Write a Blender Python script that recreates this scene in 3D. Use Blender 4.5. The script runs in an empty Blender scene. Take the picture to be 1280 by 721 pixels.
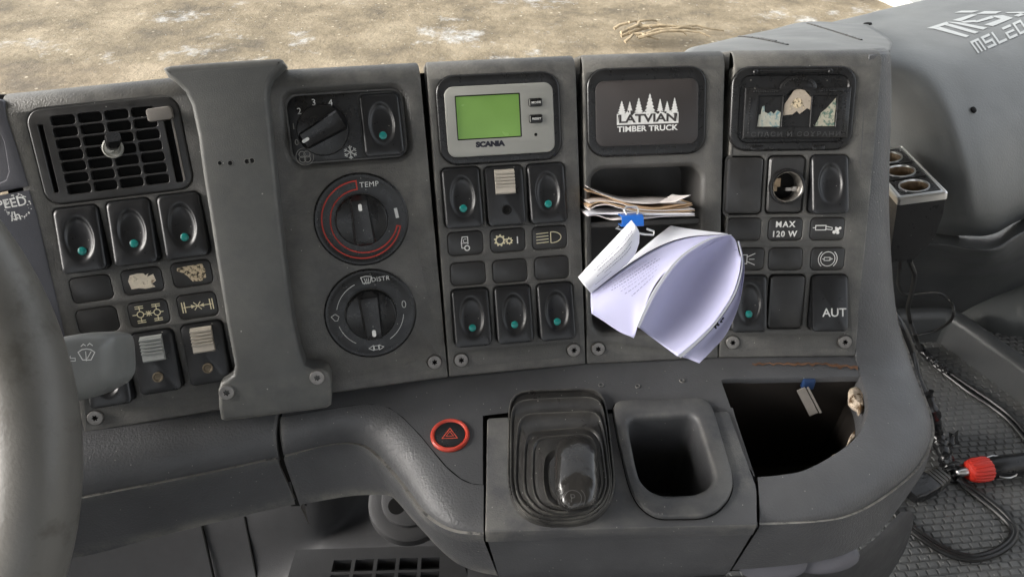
import bpy, bmesh, math, random
from mathutils import Vector, Matrix
from mathutils.geometry import tessellate_polygon
from math import sin, cos, pi, radians, tan, atan2, hypot
random.seed(7)
SC = bpy.context.scene
COL = SC.collection

# ------------------------------------------------------------------ camera
PITCH = radians(37.5); FOC = 950.0; CX, CY = 640.0, 360.5
CAM = Vector((0, 0, 2.6))
AX = Vector((1, 0, 0)); AD = Vector((0, -sin(PITCH), -cos(PITCH))); AF = Vector((0, cos(PITCH), -sin(PITCH)))
cd = bpy.data.cameras.new('camera'); cam = bpy.data.objects.new('camera', cd); COL.objects.link(cam)
cam.location = CAM; cam.rotation_euler = (pi/2 - PITCH, 0, 0)
cd.sensor_fit = 'HORIZONTAL'; cd.sensor_width = 36; cd.lens = 36*FOC/1280.0
cd.clip_start = 0.01; cd.clip_end = 800
SC.camera = cam

# ------------------------------------------------------------------ daylight
SUN_EL, SUN_ROT = radians(24), radians(-97)      # soft sun from the driver's side
w = bpy.data.worlds.new('World'); SC.world = w; w.use_nodes = True
nt = w.node_tree; bg = nt.nodes['Background']
sky = nt.nodes.new('ShaderNodeTexSky'); sky.sky_type = 'NISHITA'; sky.sun_disc = False
sky.sun_elevation = SUN_EL; sky.sun_rotation = SUN_ROT; sky.air_density = 1.0; sky.dust_density = 4.0; sky.ozone_density = 0.6
hs = nt.nodes.new('ShaderNodeHueSaturation'); hs.inputs['Saturation'].default_value = .22      # thin bright overcast
nt.links.new(sky.outputs[0], hs.inputs['Color']); nt.links.new(hs.outputs[0], bg.inputs[0]); bg.inputs[1].default_value = 0.15
sd = bpy.data.lights.new('sun', 'SUN'); sun = bpy.data.objects.new('sun', sd); COL.objects.link(sun)
sd.energy = 1.0; sd.angle = radians(35); sd.color = (1.0, 0.95, 0.88)
sun_dir = Vector((sin(SUN_ROT)*cos(SUN_EL), cos(SUN_ROT)*cos(SUN_EL), sin(SUN_EL)))
sun.rotation_euler = sun_dir.to_track_quat('Z', 'Y').to_euler(); sun.location = (-3, 2, 6)
SC.view_settings.view_transform = 'Standard'; SC.view_settings.look = 'None'
SC.view_settings.gamma = 1; SC.view_settings.exposure = 1.65; SC.view_settings.use_curve_mapping = False

# ------------------------------------------------------------------ materials
def mat(name, col, rough=.5, spec=.5, metal=0, grain=0, gscale=900, var=0, vscale=40, speck=0, speckcol=(.35,.34,.31),
        sscale=260, wear=None, emit=None, coat=0, gdist=.0004, edge=0, smudge=0):
    m = bpy.data.materials.new(name); m.use_nodes = True
    n = m.node_tree.nodes; l = m.node_tree.links; b = n['Principled BSDF']
    b.inputs['Base Color'].default_value = (*col, 1); b.inputs['Roughness'].default_value = rough
    b.inputs['Specular IOR Level'].default_value = spec; b.inputs['Metallic'].default_value = metal
    if coat: b.inputs['Coat Weight'].default_value = coat; b.inputs['Coat Roughness'].default_value = .15
    tc = n.new('ShaderNodeTexCoord'); out = None
    def noise(scale, detail=3, ro=.6):
        t = n.new('ShaderNodeTexNoise'); t.inputs['Scale'].default_value = scale; t.inputs['Detail'].default_value = detail
        t.inputs['Roughness'].default_value = ro
        l.new(tc.outputs['Object'], t.inputs['Vector']); return t
    def ramp(src, a, bb):
        r = n.new('ShaderNodeMapRange'); r.inputs[1].default_value = a; r.inputs[2].default_value = bb
        l.new(src, r.inputs[0]); return r.outputs[0]
    def mix(fac, c1, c2):
        x = n.new('ShaderNodeMix'); x.data_type = 'RGBA'
        if fac is not None: l.new(fac, x.inputs[0])
        for i, c in ((6, c1), (7, c2)):
            if isinstance(c, tuple): x.inputs[i].default_value = (*c, 1)
            else: l.new(c, x.inputs[i])
        return x.outputs[2]
    if var:
        out = mix(ramp(noise(vscale).outputs[0], .3, .7), tuple(c*(1-var) for c in col), tuple(min(1, c*(1+var)) for c in col))
        rr = n.new('ShaderNodeMapRange'); rr.inputs[1].default_value=.3; rr.inputs[2].default_value=.7
        rr.inputs[3].default_value = max(.03, rough-.07); rr.inputs[4].default_value = min(1, rough+.07)
        l.new(noise(vscale*2.3).outputs[0], rr.inputs[0]); l.new(rr.outputs[0], b.inputs['Roughness'])
    if wear:
        wc, ws, lo, hi = wear
        out = mix(ramp(noise(ws, 5, .65).outputs[0], lo, hi), out or col, wc)
    if smudge:
        sm = ramp(noise(16, 6, .7).outputs[0], .50, .68)
        k_ = n.new('ShaderNodeMath'); k_.operation = 'MULTIPLY'; k_.inputs[1].default_value = smudge; l.new(sm, k_.inputs[0])
        out = mix(k_.outputs[0], out or col, (.20,.19,.17))
    if edge:
        ge = n.new('ShaderNodeNewGeometry'); pe = ramp(ge.outputs['Pointiness'], .515, .58)
        k_ = n.new('ShaderNodeMath'); k_.operation = 'MULTIPLY'; l.new(pe, k_.inputs[0]); l.new(ramp(noise(45, 5, .7).outputs[0], .38, .62), k_.inputs[1])
        k2 = n.new('ShaderNodeMath'); k2.operation = 'MULTIPLY'; k2.inputs[1].default_value = edge; l.new(k_.outputs[0], k2.inputs[0])
        out = mix(k2.outputs[0], out or col, (.26,.25,.22))
    if speck:
        t = n.new('ShaderNodeTexVoronoi'); t.inputs['Scale'].default_value = sscale
        l.new(tc.outputs['Object'], t.inputs['Vector'])
        d = ramp(t.outputs['Distance'], .17, .10)
        pick = n.new('ShaderNodeSeparateColor'); l.new(t.outputs['Color'], pick.inputs[0])
        g = n.new('ShaderNodeMath'); g.operation = 'GREATER_THAN'; g.inputs[1].default_value = 1-speck; l.new(pick.outputs[0], g.inputs[0])
        mm = n.new('ShaderNodeMath'); mm.operation = 'MULTIPLY'; l.new(d, mm.inputs[0]); l.new(g.outputs[0], mm.inputs[1])
        out = mix(mm.outputs[0], out or col, speckcol)
    if out: l.new(out, b.inputs['Base Color'])
    if grain:
        bp = n.new('ShaderNodeBump'); bp.inputs['Strength'].default_value = grain; bp.inputs['Distance'].default_value = gdist
        l.new(noise(gscale, 2, .5).outputs[0], bp.inputs['Height']); l.new(bp.outputs[0], b.inputs['Normal'])
    if emit:
        b.inputs['Emission Color'].default_value = (*emit[0], 1); b.inputs['Emission Strength'].default_value = emit[1]
    return m
M = {}
M['fascia'] = mat('fascia_plastic', (.078,.0765,.073), .45, .5, grain=.8, gscale=950, var=.08, vscale=30, speck=.05, sscale=420, edge=.6, smudge=.04)
M['cover'] = mat('cover_plastic', (.086,.087,.084), .50, .45, grain=.35, gscale=1300, var=.08, vscale=25, speck=.03, sscale=300, edge=.6, smudge=.04)
M['console'] = mat('console_plastic', (.082,.083,.087), .45, .5, grain=.75, gscale=700, var=.14, vscale=22, speck=.05, sscale=420, gdist=.0006, edge=.6, smudge=.04)
M['insert'] = mat('insert_plastic', (.074,.075,.079), .50, .5, grain=.45, gscale=900, var=.14, vscale=22, speck=.06, sscale=420, edge=.6, smudge=.04)
M['cluster'] = mat('cluster_plastic', (.10,.10,.115), .45, .5, grain=.3, gscale=1200, var=.08)
M['black'] = mat('black_plastic', (.011,.011,.0115), .30, .4, grain=.15, gscale=1500, var=.2, vscale=60, speck=.03, sscale=400)
M['switch'] = mat('switch_plastic', (.014,.0145,.016), .33, .45, grain=.04, gscale=1500, var=.15, vscale=70, speck=.05, sscale=420)
M['plate'] = mat('plate_plastic', (.024,.0235,.0235), .36, .5, grain=.2, gscale=1500, var=.15, vscale=60, speck=.03, sscale=420, smudge=.03)
M['void'] = mat('dark_recess', (.006,.006,.006), .8, .2)
M['under'] = mat('under_dash_plastic', (.045,.045,.047), .6, .4, grain=.3, gscale=900, var=.1)
M['niche'] = mat('niche_plastic', (.060,.058,.056), .5, .45, grain=.3, gscale=1200, var=.1)
M['print'] = mat('white_print', (.72,.72,.70), .5, .3, var=.12, vscale=200)
M['print_dim'] = mat('dim_print', (.30,.29,.27), .5, .3)
M['print_warm'] = mat('warm_print', (.72,.66,.45), .5, .3)
M['faint'] = mat('faint_print', (.055,.054,.053), .5, .3)
M['red'] = mat('red_plastic', (.55,.055,.030), .35, .5, var=.1, vscale=100)
M['redprint'] = mat('red_print', (.50,.045,.030), .5, .3)
M['redglow'] = mat('orange_red_print', (.62,.09,.05), .4, .4)
M['teal'] = mat('teal_lens', (.011,.20,.18), .25, .5)
M['slider'] = mat('beige_slider', (.46,.42,.36), .5, .4, var=.12, vscale=90)
M['slidergrey'] = mat('grey_slider', (.34,.35,.34), .5, .4, var=.12, vscale=150)
M['tabgrey'] = mat('grey_tab', (.18,.165,.15), .55, .4, var=.12, vscale=120)
M['sticker'] = mat('torn_sticker', (.74,.66,.53), .8, .2, var=.12, vscale=200, wear=((.26,.20,.13), 240, .56, .66))
M['sticker_dark'] = mat('worn_sticker', (.66,.55,.38), .8, .2, wear=((.05,.04,.03), 420, .48, .58))
M['silver'] = mat('grey_faceplate', (.30,.30,.275), .45, .5, grain=.1, var=.04)
M['lcd'] = mat('green_screen', (.12,.21,.05), .22, .5, var=.22, vscale=14, emit=((.16,.34,.06), .10))
M['plaque'] = mat('brown_black_plate', (.040,.035,.034), .42, .5, grain=.15, gscale=1500, var=.06)
M['emboss'] = mat('raised_black_letters', (.045,.045,.046), .4, .5)
M['screw'] = mat('screw_metal', (.22,.21,.20), .45, .5, metal=.6, var=.2, vscale=300)
M['chrome'] = mat('chrome_trim', (.62,.62,.61), .30, .5, metal=1)
M['steel'] = mat('dull_metal', (.45,.43,.40), .35, .5, metal=.9, var=.15, vscale=200)
M['brass'] = mat('rusty_metal', (.36,.27,.18), .5, .5, metal=.6, var=.3, vscale=200)
M['boot'] = mat('rubber_boot', (.030,.029,.028), .33, .5, grain=.2, gscale=700, var=.25, vscale=35, speck=.12, sscale=350, smudge=.15, edge=.35)
M['leverknob'] = mat('lever_knob', (.020,.019,.018), .22, .6, grain=.35, gscale=210, gdist=.0010, var=.2, vscale=60)
M['wheel'] = mat('steering_wheel_rim', (.115,.110,.100), .42, .5, grain=.35, gscale=500, var=.18, vscale=14, wear=((.075,.07,.06), 34, .55, .66))
M['stalk'] = mat('stalk_plastic', (.17,.175,.17), .38, .5, grain=.2, gscale=900, var=.1)
M['dashgrey'] = mat('passenger_dash', (.145,.15,.148), .48, .5, grain=.4, gscale=480, gdist=.0006, var=.06, vscale=8, smudge=.10)
M['lowdash'] = mat('lower_dash', (.055,.058,.06), .45, .5, grain=.4, gscale=500, var=.1, vscale=9, smudge=.08)
M['mat'] = mat('rubber_mat', (.13,.133,.132), .6, .35, grain=.4, gscale=700, var=.18, vscale=12, speck=.1, sscale=200, smudge=.30)
M['cable'] = mat('black_cable', (.012,.012,.012), .35, .5)
M['tape'] = mat('insulating_tape', (.014,.014,.015), .24, .5, grain=.5, gscale=120, gdist=.002)
M['plugred'] = mat('red_cap', (.62,.035,.020), .4, .5)
M['shaft'] = mat('dark_shaft', (.026,.022,.019), .6, .3)
M['dashgreydark'] = mat('side_fairing_plastic', (.085,.09,.09), .5, .5, grain=.4, gscale=480, gdist=.0006, var=.08, vscale=9)
M['brownwire'] = mat('brown_wire', (.08,.045,.03), .5, .4)
M['dusthighlight'] = mat('dusty_worn_highlight', (.30,.29,.265), .6, .35, grain=.5, gscale=700, var=.2, vscale=60, wear=((.10,.10,.10), 90, .5, .62))  # dust and wear, lightened further to paint a highlight along the beads
M['lockmetal'] = mat('tarnished_lock', (.16,.13,.09), .45, .5, metal=.5, var=.3, vscale=300)
M['paper'] = mat('paper', (.78,.79,.84), .8, .2, var=.02, vscale=30)
M['papershade'] = mat('paper_shade_tint', (.43,.43,.60), .8, .2, var=.03, vscale=30)  # white paper with bluish sky shade painted into its colour
M['ink'] = mat('grey_ink', (.20,.20,.27), .8, .1)
M['inkblack'] = mat('black_ink', (.03,.03,.04), .7, .1)
M['rec_white'] = mat('receipt_white', (.62,.58,.56), .7, .2, var=.1, vscale=60)
M['rec_tan'] = mat('receipt_tan', (.46,.32,.20), .7, .2, var=.25, vscale=60)
M['blue'] = mat('blue_clip', (.02,.14,.55), .3, .5)
M['bluedark'] = mat('blue_plug', (.012,.035,.10), .4, .5)
M['rust'] = mat('broken_edge', (.16,.085,.05), .8, .2, var=.4, vscale=150)
M['foam'] = mat('torn_foam', (.50,.42,.33), .9, .1, var=.4, vscale=200, wear=((.10,.06,.03), 130, .5, .6))
M['silverprint'] = mat('silver_decal', (.44,.455,.45), .45, .5)

# ------------------------------------------------------------------ helpers
def V3(px, py, d):
    return CAM + AX*((px-CX)/FOC*d) + AD*((py-CY)/FOC*d) + AF*d
def ray(px, py):
    return AX*((px-CX)/FOC) + AD*((py-CY)/FOC) + AF
class Plane:
    def __init__(s, o, u, w):
        s.o = o.copy(); s.u = u.normalized(); s.w = (w - s.u*(w@s.u)).normalized(); s.n = s.u.cross(s.w)
        s.m = Matrix(((s.u.x,s.w.x,s.n.x,o.x),(s.u.y,s.w.y,s.n.y,o.y),(s.u.z,s.w.z,s.n.z,o.z),(0,0,0,1)))
    def hit(s, px, py, off=0):
        r = ray(px, py); t = ((s.o + s.n*off - CAM)@s.n)/(r@s.n); return CAM + r*t
    def c(s, px, py, off=0):
        q = s.hit(px, py, off) - s.o; return (q@s.u, q@s.w)
    def loc(s, p):
        q = p - s.o; return Vector((q@s.u, q@s.w, q@s.n))
class MB:
    def __init__(s): s.v = []; s.f = []; s.mi = []; s.flat = []
    def add(s, vs, fs, mi=0, flat=False):
        k = len(s.v); s.v += [tuple(x) for x in vs]
        for f in fs: s.f.append(tuple(i+k for i in f)); s.mi.append(mi); s.flat.append(flat)
        return s
    def loft(s, loops, closed=True, cap0=False, cap1=False, mi=0, capmi=None):
        n = len(loops[0]); vs = [p for L in loops for p in L]; fs = []
        m = n if closed else n-1
        for i in range(len(loops)-1):
            for j in range(m):
                k = (j+1) % n; fs.append((i*n+j, i*n+k, (i+1)*n+k, (i+1)*n+j))
        s.add(vs, fs, mi)
        cm = mi if capmi is None else capmi
        if cap0: s.add(loops[0], [tuple(range(n-1,-1,-1))], cm, True)
        if cap1: s.add(loops[-1], [tuple(range(n))], cm, True)
        return s
    def fill(s, loops, z=0, mi=0):
        flat_ = [p for L in loops for p in L]
        tris = tessellate_polygon([[Vector((p[0], p[1], 0)) for p in L] for L in loops]); fs = []
        for t in tris:
            (ax, ay), (bx, by), (cx, cy) = [flat_[i][:2] for i in t]
            ar = (bx-ax)*(cy-ay)-(by-ay)*(cx-ax)
            if abs(ar) > 1e-14: fs.append(tuple(t) if ar > 0 else tuple(t)[::-1])
        zz = z if callable(z) else (lambda x, y: z)
        s.add([(p[0], p[1], zz(p[0], p[1])) for p in flat_], fs, mi, True); return s
    def box(s, c, d, mi=0):
        x, y, z = c; a, b, e = d[0]/2, d[1]/2, d[2]/2
        vs = [(x+i*a, y+j*b, z+k*e) for k in (-1,1) for j in (-1,1) for i in (-1,1)]
        return s.add(vs, [(0,2,3,1),(4,5,7,6),(0,1,5,4),(2,6,7,3),(0,4,6,2),(1,3,7,5)], mi, True)
    def rbox(s, c, w_, h_, z0, z1, r, bev=.0008, mi=0, seg=5, top=1):
        """rounded slab with a rounded top edge"""
        L = []
        for (ins, z) in ((0, z0), (0, z1-bev), (bev*.3, z1-bev*.3), (bev, z1)):
            L.append([(c[0]+p[0], c[1]+p[1], z) for p in rrect(w_-2*ins, h_-2*ins, max(r-ins,.0001), seg)])
        return s.loft(L, cap1=True, mi=mi)
    def tube(s, pts, r, seg=10, mi=0, caps=True):
        pts = [Vector(p) for p in pts]; n = len(pts); L = []
        t0 = (pts[1]-pts[0]).normalized(); up = Vector((0,0,1)) if abs(t0.z) < .9 else Vector((1,0,0))
        nx = (up - t0*(up@t0)).normalized()
        for i, p in enumerate(pts):
            t = (pts[min(i+1,n-1)] - pts[max(i-1,0)]).normalized()
            nx = (nx - t*(nx@t)).normalized(); ny = t.cross(nx)
            rr = r[i] if isinstance(r, (list, tuple)) else r
            L.append([p + (nx*cos(2*pi*k/seg) + ny*sin(2*pi*k/seg))*rr for k in range(seg)])
        return s.loft(L, cap0=caps, cap1=caps, mi=mi)
    def lathe(s, prof, c=(0,0,0), seg=40, mi=0, cap=True):
        L = [[(c[0]+r*cos(2*pi*k/seg), c[1]+r*sin(2*pi*k/seg), c[2]+z) for k in range(seg)] for r, z in prof]
        return s.loft(L, cap1=cap, mi=mi)
    def grid(s, G, mi=0, flip=False):
        n = len(G[0]); fs = []
        for i in range(len(G)-1):
            for j in range(n-1):
                f = (i*n+j, i*n+j+1, (i+1)*n+j+1, (i+1)*n+j); fs.append(f[::-1] if flip else f)
        return s.add([p for R in G for p in R], fs, mi)
    def build(s, name, mats, parent=None, loc=None, rot=None, ang=38, solid=0, sub=0):
        me = bpy.data.meshes.new(name); me.from_pydata(s.v, [], s.f)
        for m_ in (mats if isinstance(mats, (list, tuple)) else [mats]): me.materials.append(M[m_])
        for p, mi, fl in zip(me.polygons, s.mi, s.flat): p.material_index = mi; p.use_smooth = not fl
        bm = bmesh.new(); bm.from_mesh(me); bmesh.ops.remove_doubles(bm, verts=bm.verts, dist=1e-6)
        bm.to_mesh(me); bm.free()
        me.set_sharp_from_angle(angle=radians(ang)); me.update()
        o = bpy.data.objects.new(name, me); COL.objects.link(o)
        if parent: o.parent = parent
        if loc: o.location = loc
        if rot: o.rotation_euler = rot
        if solid:
            q = o.modifiers.new('thickness', 'SOLIDIFY'); q.thickness = solid; q.offset = 0
        return o
def share(o, name, parent, loc, rot=None):
    c = o.copy(); c.name = name; c.parent = parent; c.location = loc
    if rot: c.rotation_euler = rot
    COL.objects.link(c); return c
def tag(o, label=None, cat=None, group=None, kind=None):
    if label: o['label'] = label
    if cat: o['category'] = cat
    if group: o['group'] = group
    if kind: o['kind'] = kind
    return o
def thing(name, label, cat, m=None, group=None):
    o = bpy.data.objects.new(name, None); COL.objects.link(o); o.empty_display_size = .02
    if m is not None: o.matrix_world = m
    return tag(o, label, cat, group)
def rrect(w_, h_, r, seg=5):
    P = []
    for cx, cy, a in ((w_/2-r, h_/2-r, 0), (-w_/2+r, h_/2-r, 90), (-w_/2+r, -h_/2+r, 180), (w_/2-r, -h_/2+r, 270)):
        for k in range(seg+1):
            t = radians(a + 90*k/seg); P.append((cx + r*cos(t), cy + r*sin(t)))
    return P
def dense(L, step):
    R = []
    for i, p in enumerate(L):
        q = L[(i+1) % len(L)]; k = max(1, int(hypot(q[0]-p[0], q[1]-p[1])/step))
        R += [(p[0]+(q[0]-p[0])*j/k, p[1]+(q[1]-p[1])*j/k) for j in range(k)]
    return R
def circ(r, n=32, c=(0,0)): return [(c[0]+r*cos(2*pi*k/n), c[1]+r*sin(2*pi*k/n)) for k in range(n)]
def arc(r, a0, a1, n=24, c=(0,0)):
    return [(c[0]+r*cos(radians(a0+(a1-a0)*k/n)), c[1]+r*sin(radians(a0+(a1-a0)*k/n))) for k in range(n+1)]
def shift(L, dx, dy): return [(p[0]+dx, p[1]+dy) for p in L]
def inset(L, d):
    """move a counter-clockwise 2D loop inwards by d"""
    n = len(L); R = []
    for i in range(n):
        a, b, c = Vector(L[i-1][:2]), Vector(L[i][:2]), Vector(L[(i+1)%n][:2])
        e1, e2 = (b-a).normalized(), (c-b).normalized()
        n1, n2 = Vector((-e1.y, e1.x)), Vector((-e2.y, e2.x))
        q = n1+n2
        q = q/max(q.length_squared, .5)*2 if q.length > 1e-6 else n1
        R.append((b.x+q.x*d, b.y+q.y*d))
    return R
def ccw(L):
    a = sum(L[i-1][0]*L[i][1]-L[i][0]*L[i-1][1] for i in range(len(L)))
    return L if a > 0 else L[::-1]
def crom(P, n):
    """Catmull-Rom through P, n samples evenly by index"""
    P = [Vector(p) for p in P]; m = len(P)-1; R = []
    for i in range(n):
        t = i/(n-1)*m; k = min(int(t), m-1); f = t-k
        p0 = P[k-1] if k else P[0]*2-P[1]; p1, p2 = P[k], P[k+1]; p3 = P[k+2] if k+2 <= m else P[m]*2-P[m-1]
        R.append(.5*((2*p1) + (p2-p0)*f + (2*p0-5*p1+4*p2-p3)*f*f + (3*p1-p0-3*p2+p3)*f**3))
    return R
def even(P, n):
    """smooth curve through P resampled evenly by length"""
    D = crom(P, len(P)*16); L = [0]
    for a, b in zip(D, D[1:]): L.append(L[-1]+(b-a).length)
    R = []; k = 0
    for i in range(n):
        t = L[-1]*i/(n-1)
        while k < len(L)-2 and L[k+1] < t: k += 1
        f = (t-L[k])/max(L[k+1]-L[k], 1e-9); R.append(D[k].lerp(D[k+1], min(1,max(0,f))))
    return R
def patch(rows, nu, nv, ev=False):
    """smooth surface through rows of 3D points"""
    A = [(even if ev else crom)(r, nu) for r in rows]
    cols = [crom([A[i][j] for i in range(len(A))], nv) for j in range(nu)]
    return [[cols[j][i] for j in range(nu)] for i in range(nv)]
def ribbon(mb, L, wd, z=0, closed=False, mi=0):
    """a printed line of width wd along a 2D polyline"""
    L = [Vector(p[:2]) for p in L]; n = len(L); A = []; B = []
    for i in range(n):
        if closed: a, c = L[i-1], L[(i+1) % n]
        else: a, c = L[max(i-1,0)], L[min(i+1,n-1)]
        b = L[i]
        e1 = (b-a).normalized() if (b-a).length > 1e-9 else (c-b).normalized()
        e2 = (c-b).normalized() if (c-b).length > 1e-9 else e1
        t = (e1+e2); t = t.normalized() if t.length > 1e-6 else e1
        q = Vector((-t.y, t.x)); k = 1/max(.5, abs(q@Vector((-e1.y, e1.x))))
        A.append((b.x+q.x*wd/2*k, b.y+q.y*wd/2*k, z)); B.append((b.x-q.x*wd/2*k, b.y-q.y*wd/2*k, z))
    fs = [(n+i, n+(i+1) % n, (i+1) % n, i) for i in range(n if closed else n-1)]
    mb.add(A+B, fs, mi, True); return mb
_tc = {}
def text2d(body, size, bold=0, sx=1.0, shear=0, spacing=1.0):
    """verts, faces of a line of lettering, centred"""
    cu = bpy.data.curves.new('lettering', 'FONT'); cu.body = body; cu.size = size; cu.offset = bold; cu.shear = shear
    cu.space_character = spacing; cu.resolution_u = 3; cu.fill_mode = 'FRONT'
    ob = bpy.data.objects.new('lettering', cu); me = bpy.data.meshes.new_from_object(ob)
    vs = [(v.co.x*sx, v.co.y) for v in me.vertices]; fs = [tuple(p.vertices) for p in me.polygons]
    bpy.data.objects.remove(ob); bpy.data.meshes.remove(me)
    xs = [v[0] for v in vs]; ys = [v[1] for v in vs]; cx, cy = (min(xs)+max(xs))/2, (min(ys)+max(ys))/2
    return [(x-cx, y-cy) for x, y in vs], fs, max(xs)-min(xs)
def letter(mb, body, size, c=(0,0), z=0, rot=0, **k):
    vs, fs, wd = text2d(body, size, **k); ca, sa = cos(rot), sin(rot)
    mb.add([(c[0]+x*ca-y*sa, c[1]+x*sa+y*ca, z) for x, y in vs], fs, 0, True); return mb

# ------------------------------------------------------------------ the planes of the place (solved from the seams between the fascias)
seam_b = [V3(105,543,.50465), V3(330,505,.52375), V3(561,473,.54949), V3(733,457,.56129), V3(898,449,.56525), V3(1070,447,.56607)]
DOWN = (AX*320 + AD*4289.5 + AF*950).normalized()          # down the face of every fascia
PH = .22
PA, PB, PC, PD, PE = [Plane(seam_b[i], seam_b[i+1]-seam_b[i], -DOWN) for i in range(5)]
WA, WB, WC, WD, WE = [(seam_b[i+1]-seam_b[i]).length for i in range(5)]
su = (seam_b[5]-seam_b[3]).normalized(); sf = (AX*-20 + AD*-890 + AF*950).normalized()
PS = Plane(seam_b[3], su, sf)                                # the console top, sloping gently towards the seats
def S(px, py, off=0): return PS.hit(px, py, off)

# ------------------------------------------------------------------ ground outside
def ground_material():
    m = bpy.data.materials.new('muddy_ground'); m.use_nodes = True; n = m.node_tree.nodes; l = m.node_tree.links; b = n['Principled BSDF']
    tc = n.new('ShaderNodeTexCoord')
    def noise(s, d=6, r=.6):
        t = n.new('ShaderNodeTexNoise'); t.inputs['Scale'].default_value = s; t.inputs['Detail'].default_value = d; t.inputs['Roughness'].default_value = r
        l.new(tc.outputs['Object'], t.inputs['Vector']); return t.outputs[0]
    cr = n.new('ShaderNodeValToRGB'); e = cr.color_ramp.elements
    e[0].position = .36; e[0].color = (.105,.084,.056,1); e[1].position = .63; e[1].color = (.30,.245,.165,1)
    x = e.new(.48); x.color = (.19,.15,.094,1)
    l.new(noise(1.3, 10, .7), cr.inputs[0])
    mr = n.new('ShaderNodeMapRange'); mr.inputs[1].default_value = .56; mr.inputs[2].default_value = .67; l.new(noise(.9, 12, .78), mr.inputs[0])
    mx = n.new('ShaderNodeMix'); mx.data_type = 'RGBA'; l.new(mr.outputs[0], mx.inputs[0]); l.new(cr.outputs[0], mx.inputs[6]); mx.inputs[7].default_value = (.50,.50,.49,1)
    # small pebbles and litter
    v = n.new('ShaderNodeTexVoronoi'); v.inputs['Scale'].default_value = 9; l.new(tc.outputs['Object'], v.inputs['Vector'])
    vr = n.new('ShaderNodeMapRange'); vr.inputs[1].default_value = .16; vr.inputs[2].default_value = .08; l.new(v.outputs['Distance'], vr.inputs[0])
    mx2 = n.new('ShaderNodeMix'); mx2.data_type = 'RGBA'; l.new(vr.outputs[0], mx2.inputs[0]); l.new(mx.outputs[2], mx2.inputs[6])
    sh = n.new('ShaderNodeMix'); sh.data_type = 'RGBA'; l.new(v.outputs['Color'], sh.inputs[0])
    sh.inputs[6].default_value = (.10,.08,.055,1); sh.inputs[7].default_value = (.55,.48,.36,1); l.new(sh.outputs[2], mx2.inputs[7])
    l.new(mx2.outputs[2], b.inputs['Base Color']); b.inputs['Roughness'].default_value = .85
    bp = n.new('ShaderNodeBump'); bp.inputs['Strength'].default_value = .7; bp.inputs['Distance'].default_value = .06
    l.new(noise(5, 8, .7), bp.inputs['Height']); l.new(bp.outputs[0], b.inputs['Normal']); return m
M['ground'] = ground_material()
M['snow'] = mat('snow', (.82,.83,.85), .7, .3, grain=.6, gscale=6, gdist=.05, var=.06, vscale=3)
M['kerb'] = mat('concrete_kerb', (.36,.36,.34), .8, .3, grain=.5, gscale=60, gdist=.004, var=.15, vscale=5)
M['bark'] = mat('bare_branch', (.30,.24,.16), .8, .2, var=.3, vscale=20)
def gpt(px, py, z=0):
    r = ray(px, py); t = (z-CAM.z)/r.z; return CAM + r*t
mb = MB(); N = 60
G = []
for i in range(N+1):
    R = []
    for j in range(N+1):
        x = -300+600*j/N; y = -300+600*i/N; R.append((x, y, 0))
    G.append(R)
mb.grid(G); tag(mb.build('ground', 'ground'), kind='structure')
a, b_ = gpt(1092,-2), gpt(1128,14); dv = (b_-a).normalized(); q = Vector((-dv.y, dv.x, 0)); q = q if q.x > 0 else -q
mb = MB()
def slab(mb, p0, p1, wd, h, qq):
    A = [p0, p1, p1+qq*wd, p0+qq*wd]
    mb.add([(p.x,p.y,0) for p in A]+[(p.x,p.y,h) for p in A], [(0,3,2,1),(4,5,6,7),(0,1,5,4),(1,2,6,5),(2,3,7,6),(3,0,4,7)], 0, True)
slab(mb, a-dv*30, a+dv*12, .22, .12, q); tag(mb.build('kerb', 'kerb'), kind='structure')
mb = MB(); slab(mb, a-dv*30+q*.225, a+dv*12+q*.225, 12, .14, q); tag(mb.build('snow', 'snow'), kind='structure')
br = thing('branch_pile', 'loose pile of bare sticks lying on the muddy ground ahead of the truck', 'branches', Matrix.Translation(gpt(800,52)))
for k in range(9):
    mb = MB(); c0 = gpt(random.uniform(755,815), random.uniform(50,60)); L = random.uniform(.3,.8); ang = random.gauss(.08,.14)
    o0 = gpt(800,52); pts = []
    for i in range(7):
        f = i/6; pts.append((c0.x-o0.x+L*f*cos(ang)+random.gauss(0,.02), c0.y-o0.y+L*f*sin(ang)+random.gauss(0,.03), .05+.02*k*.6+.06*sin(f*3)))
    mb.tube(pts, [.017*(1-.6*i/6) for i in range(7)], 7); mb.build('branch', 'bark', br)
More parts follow.
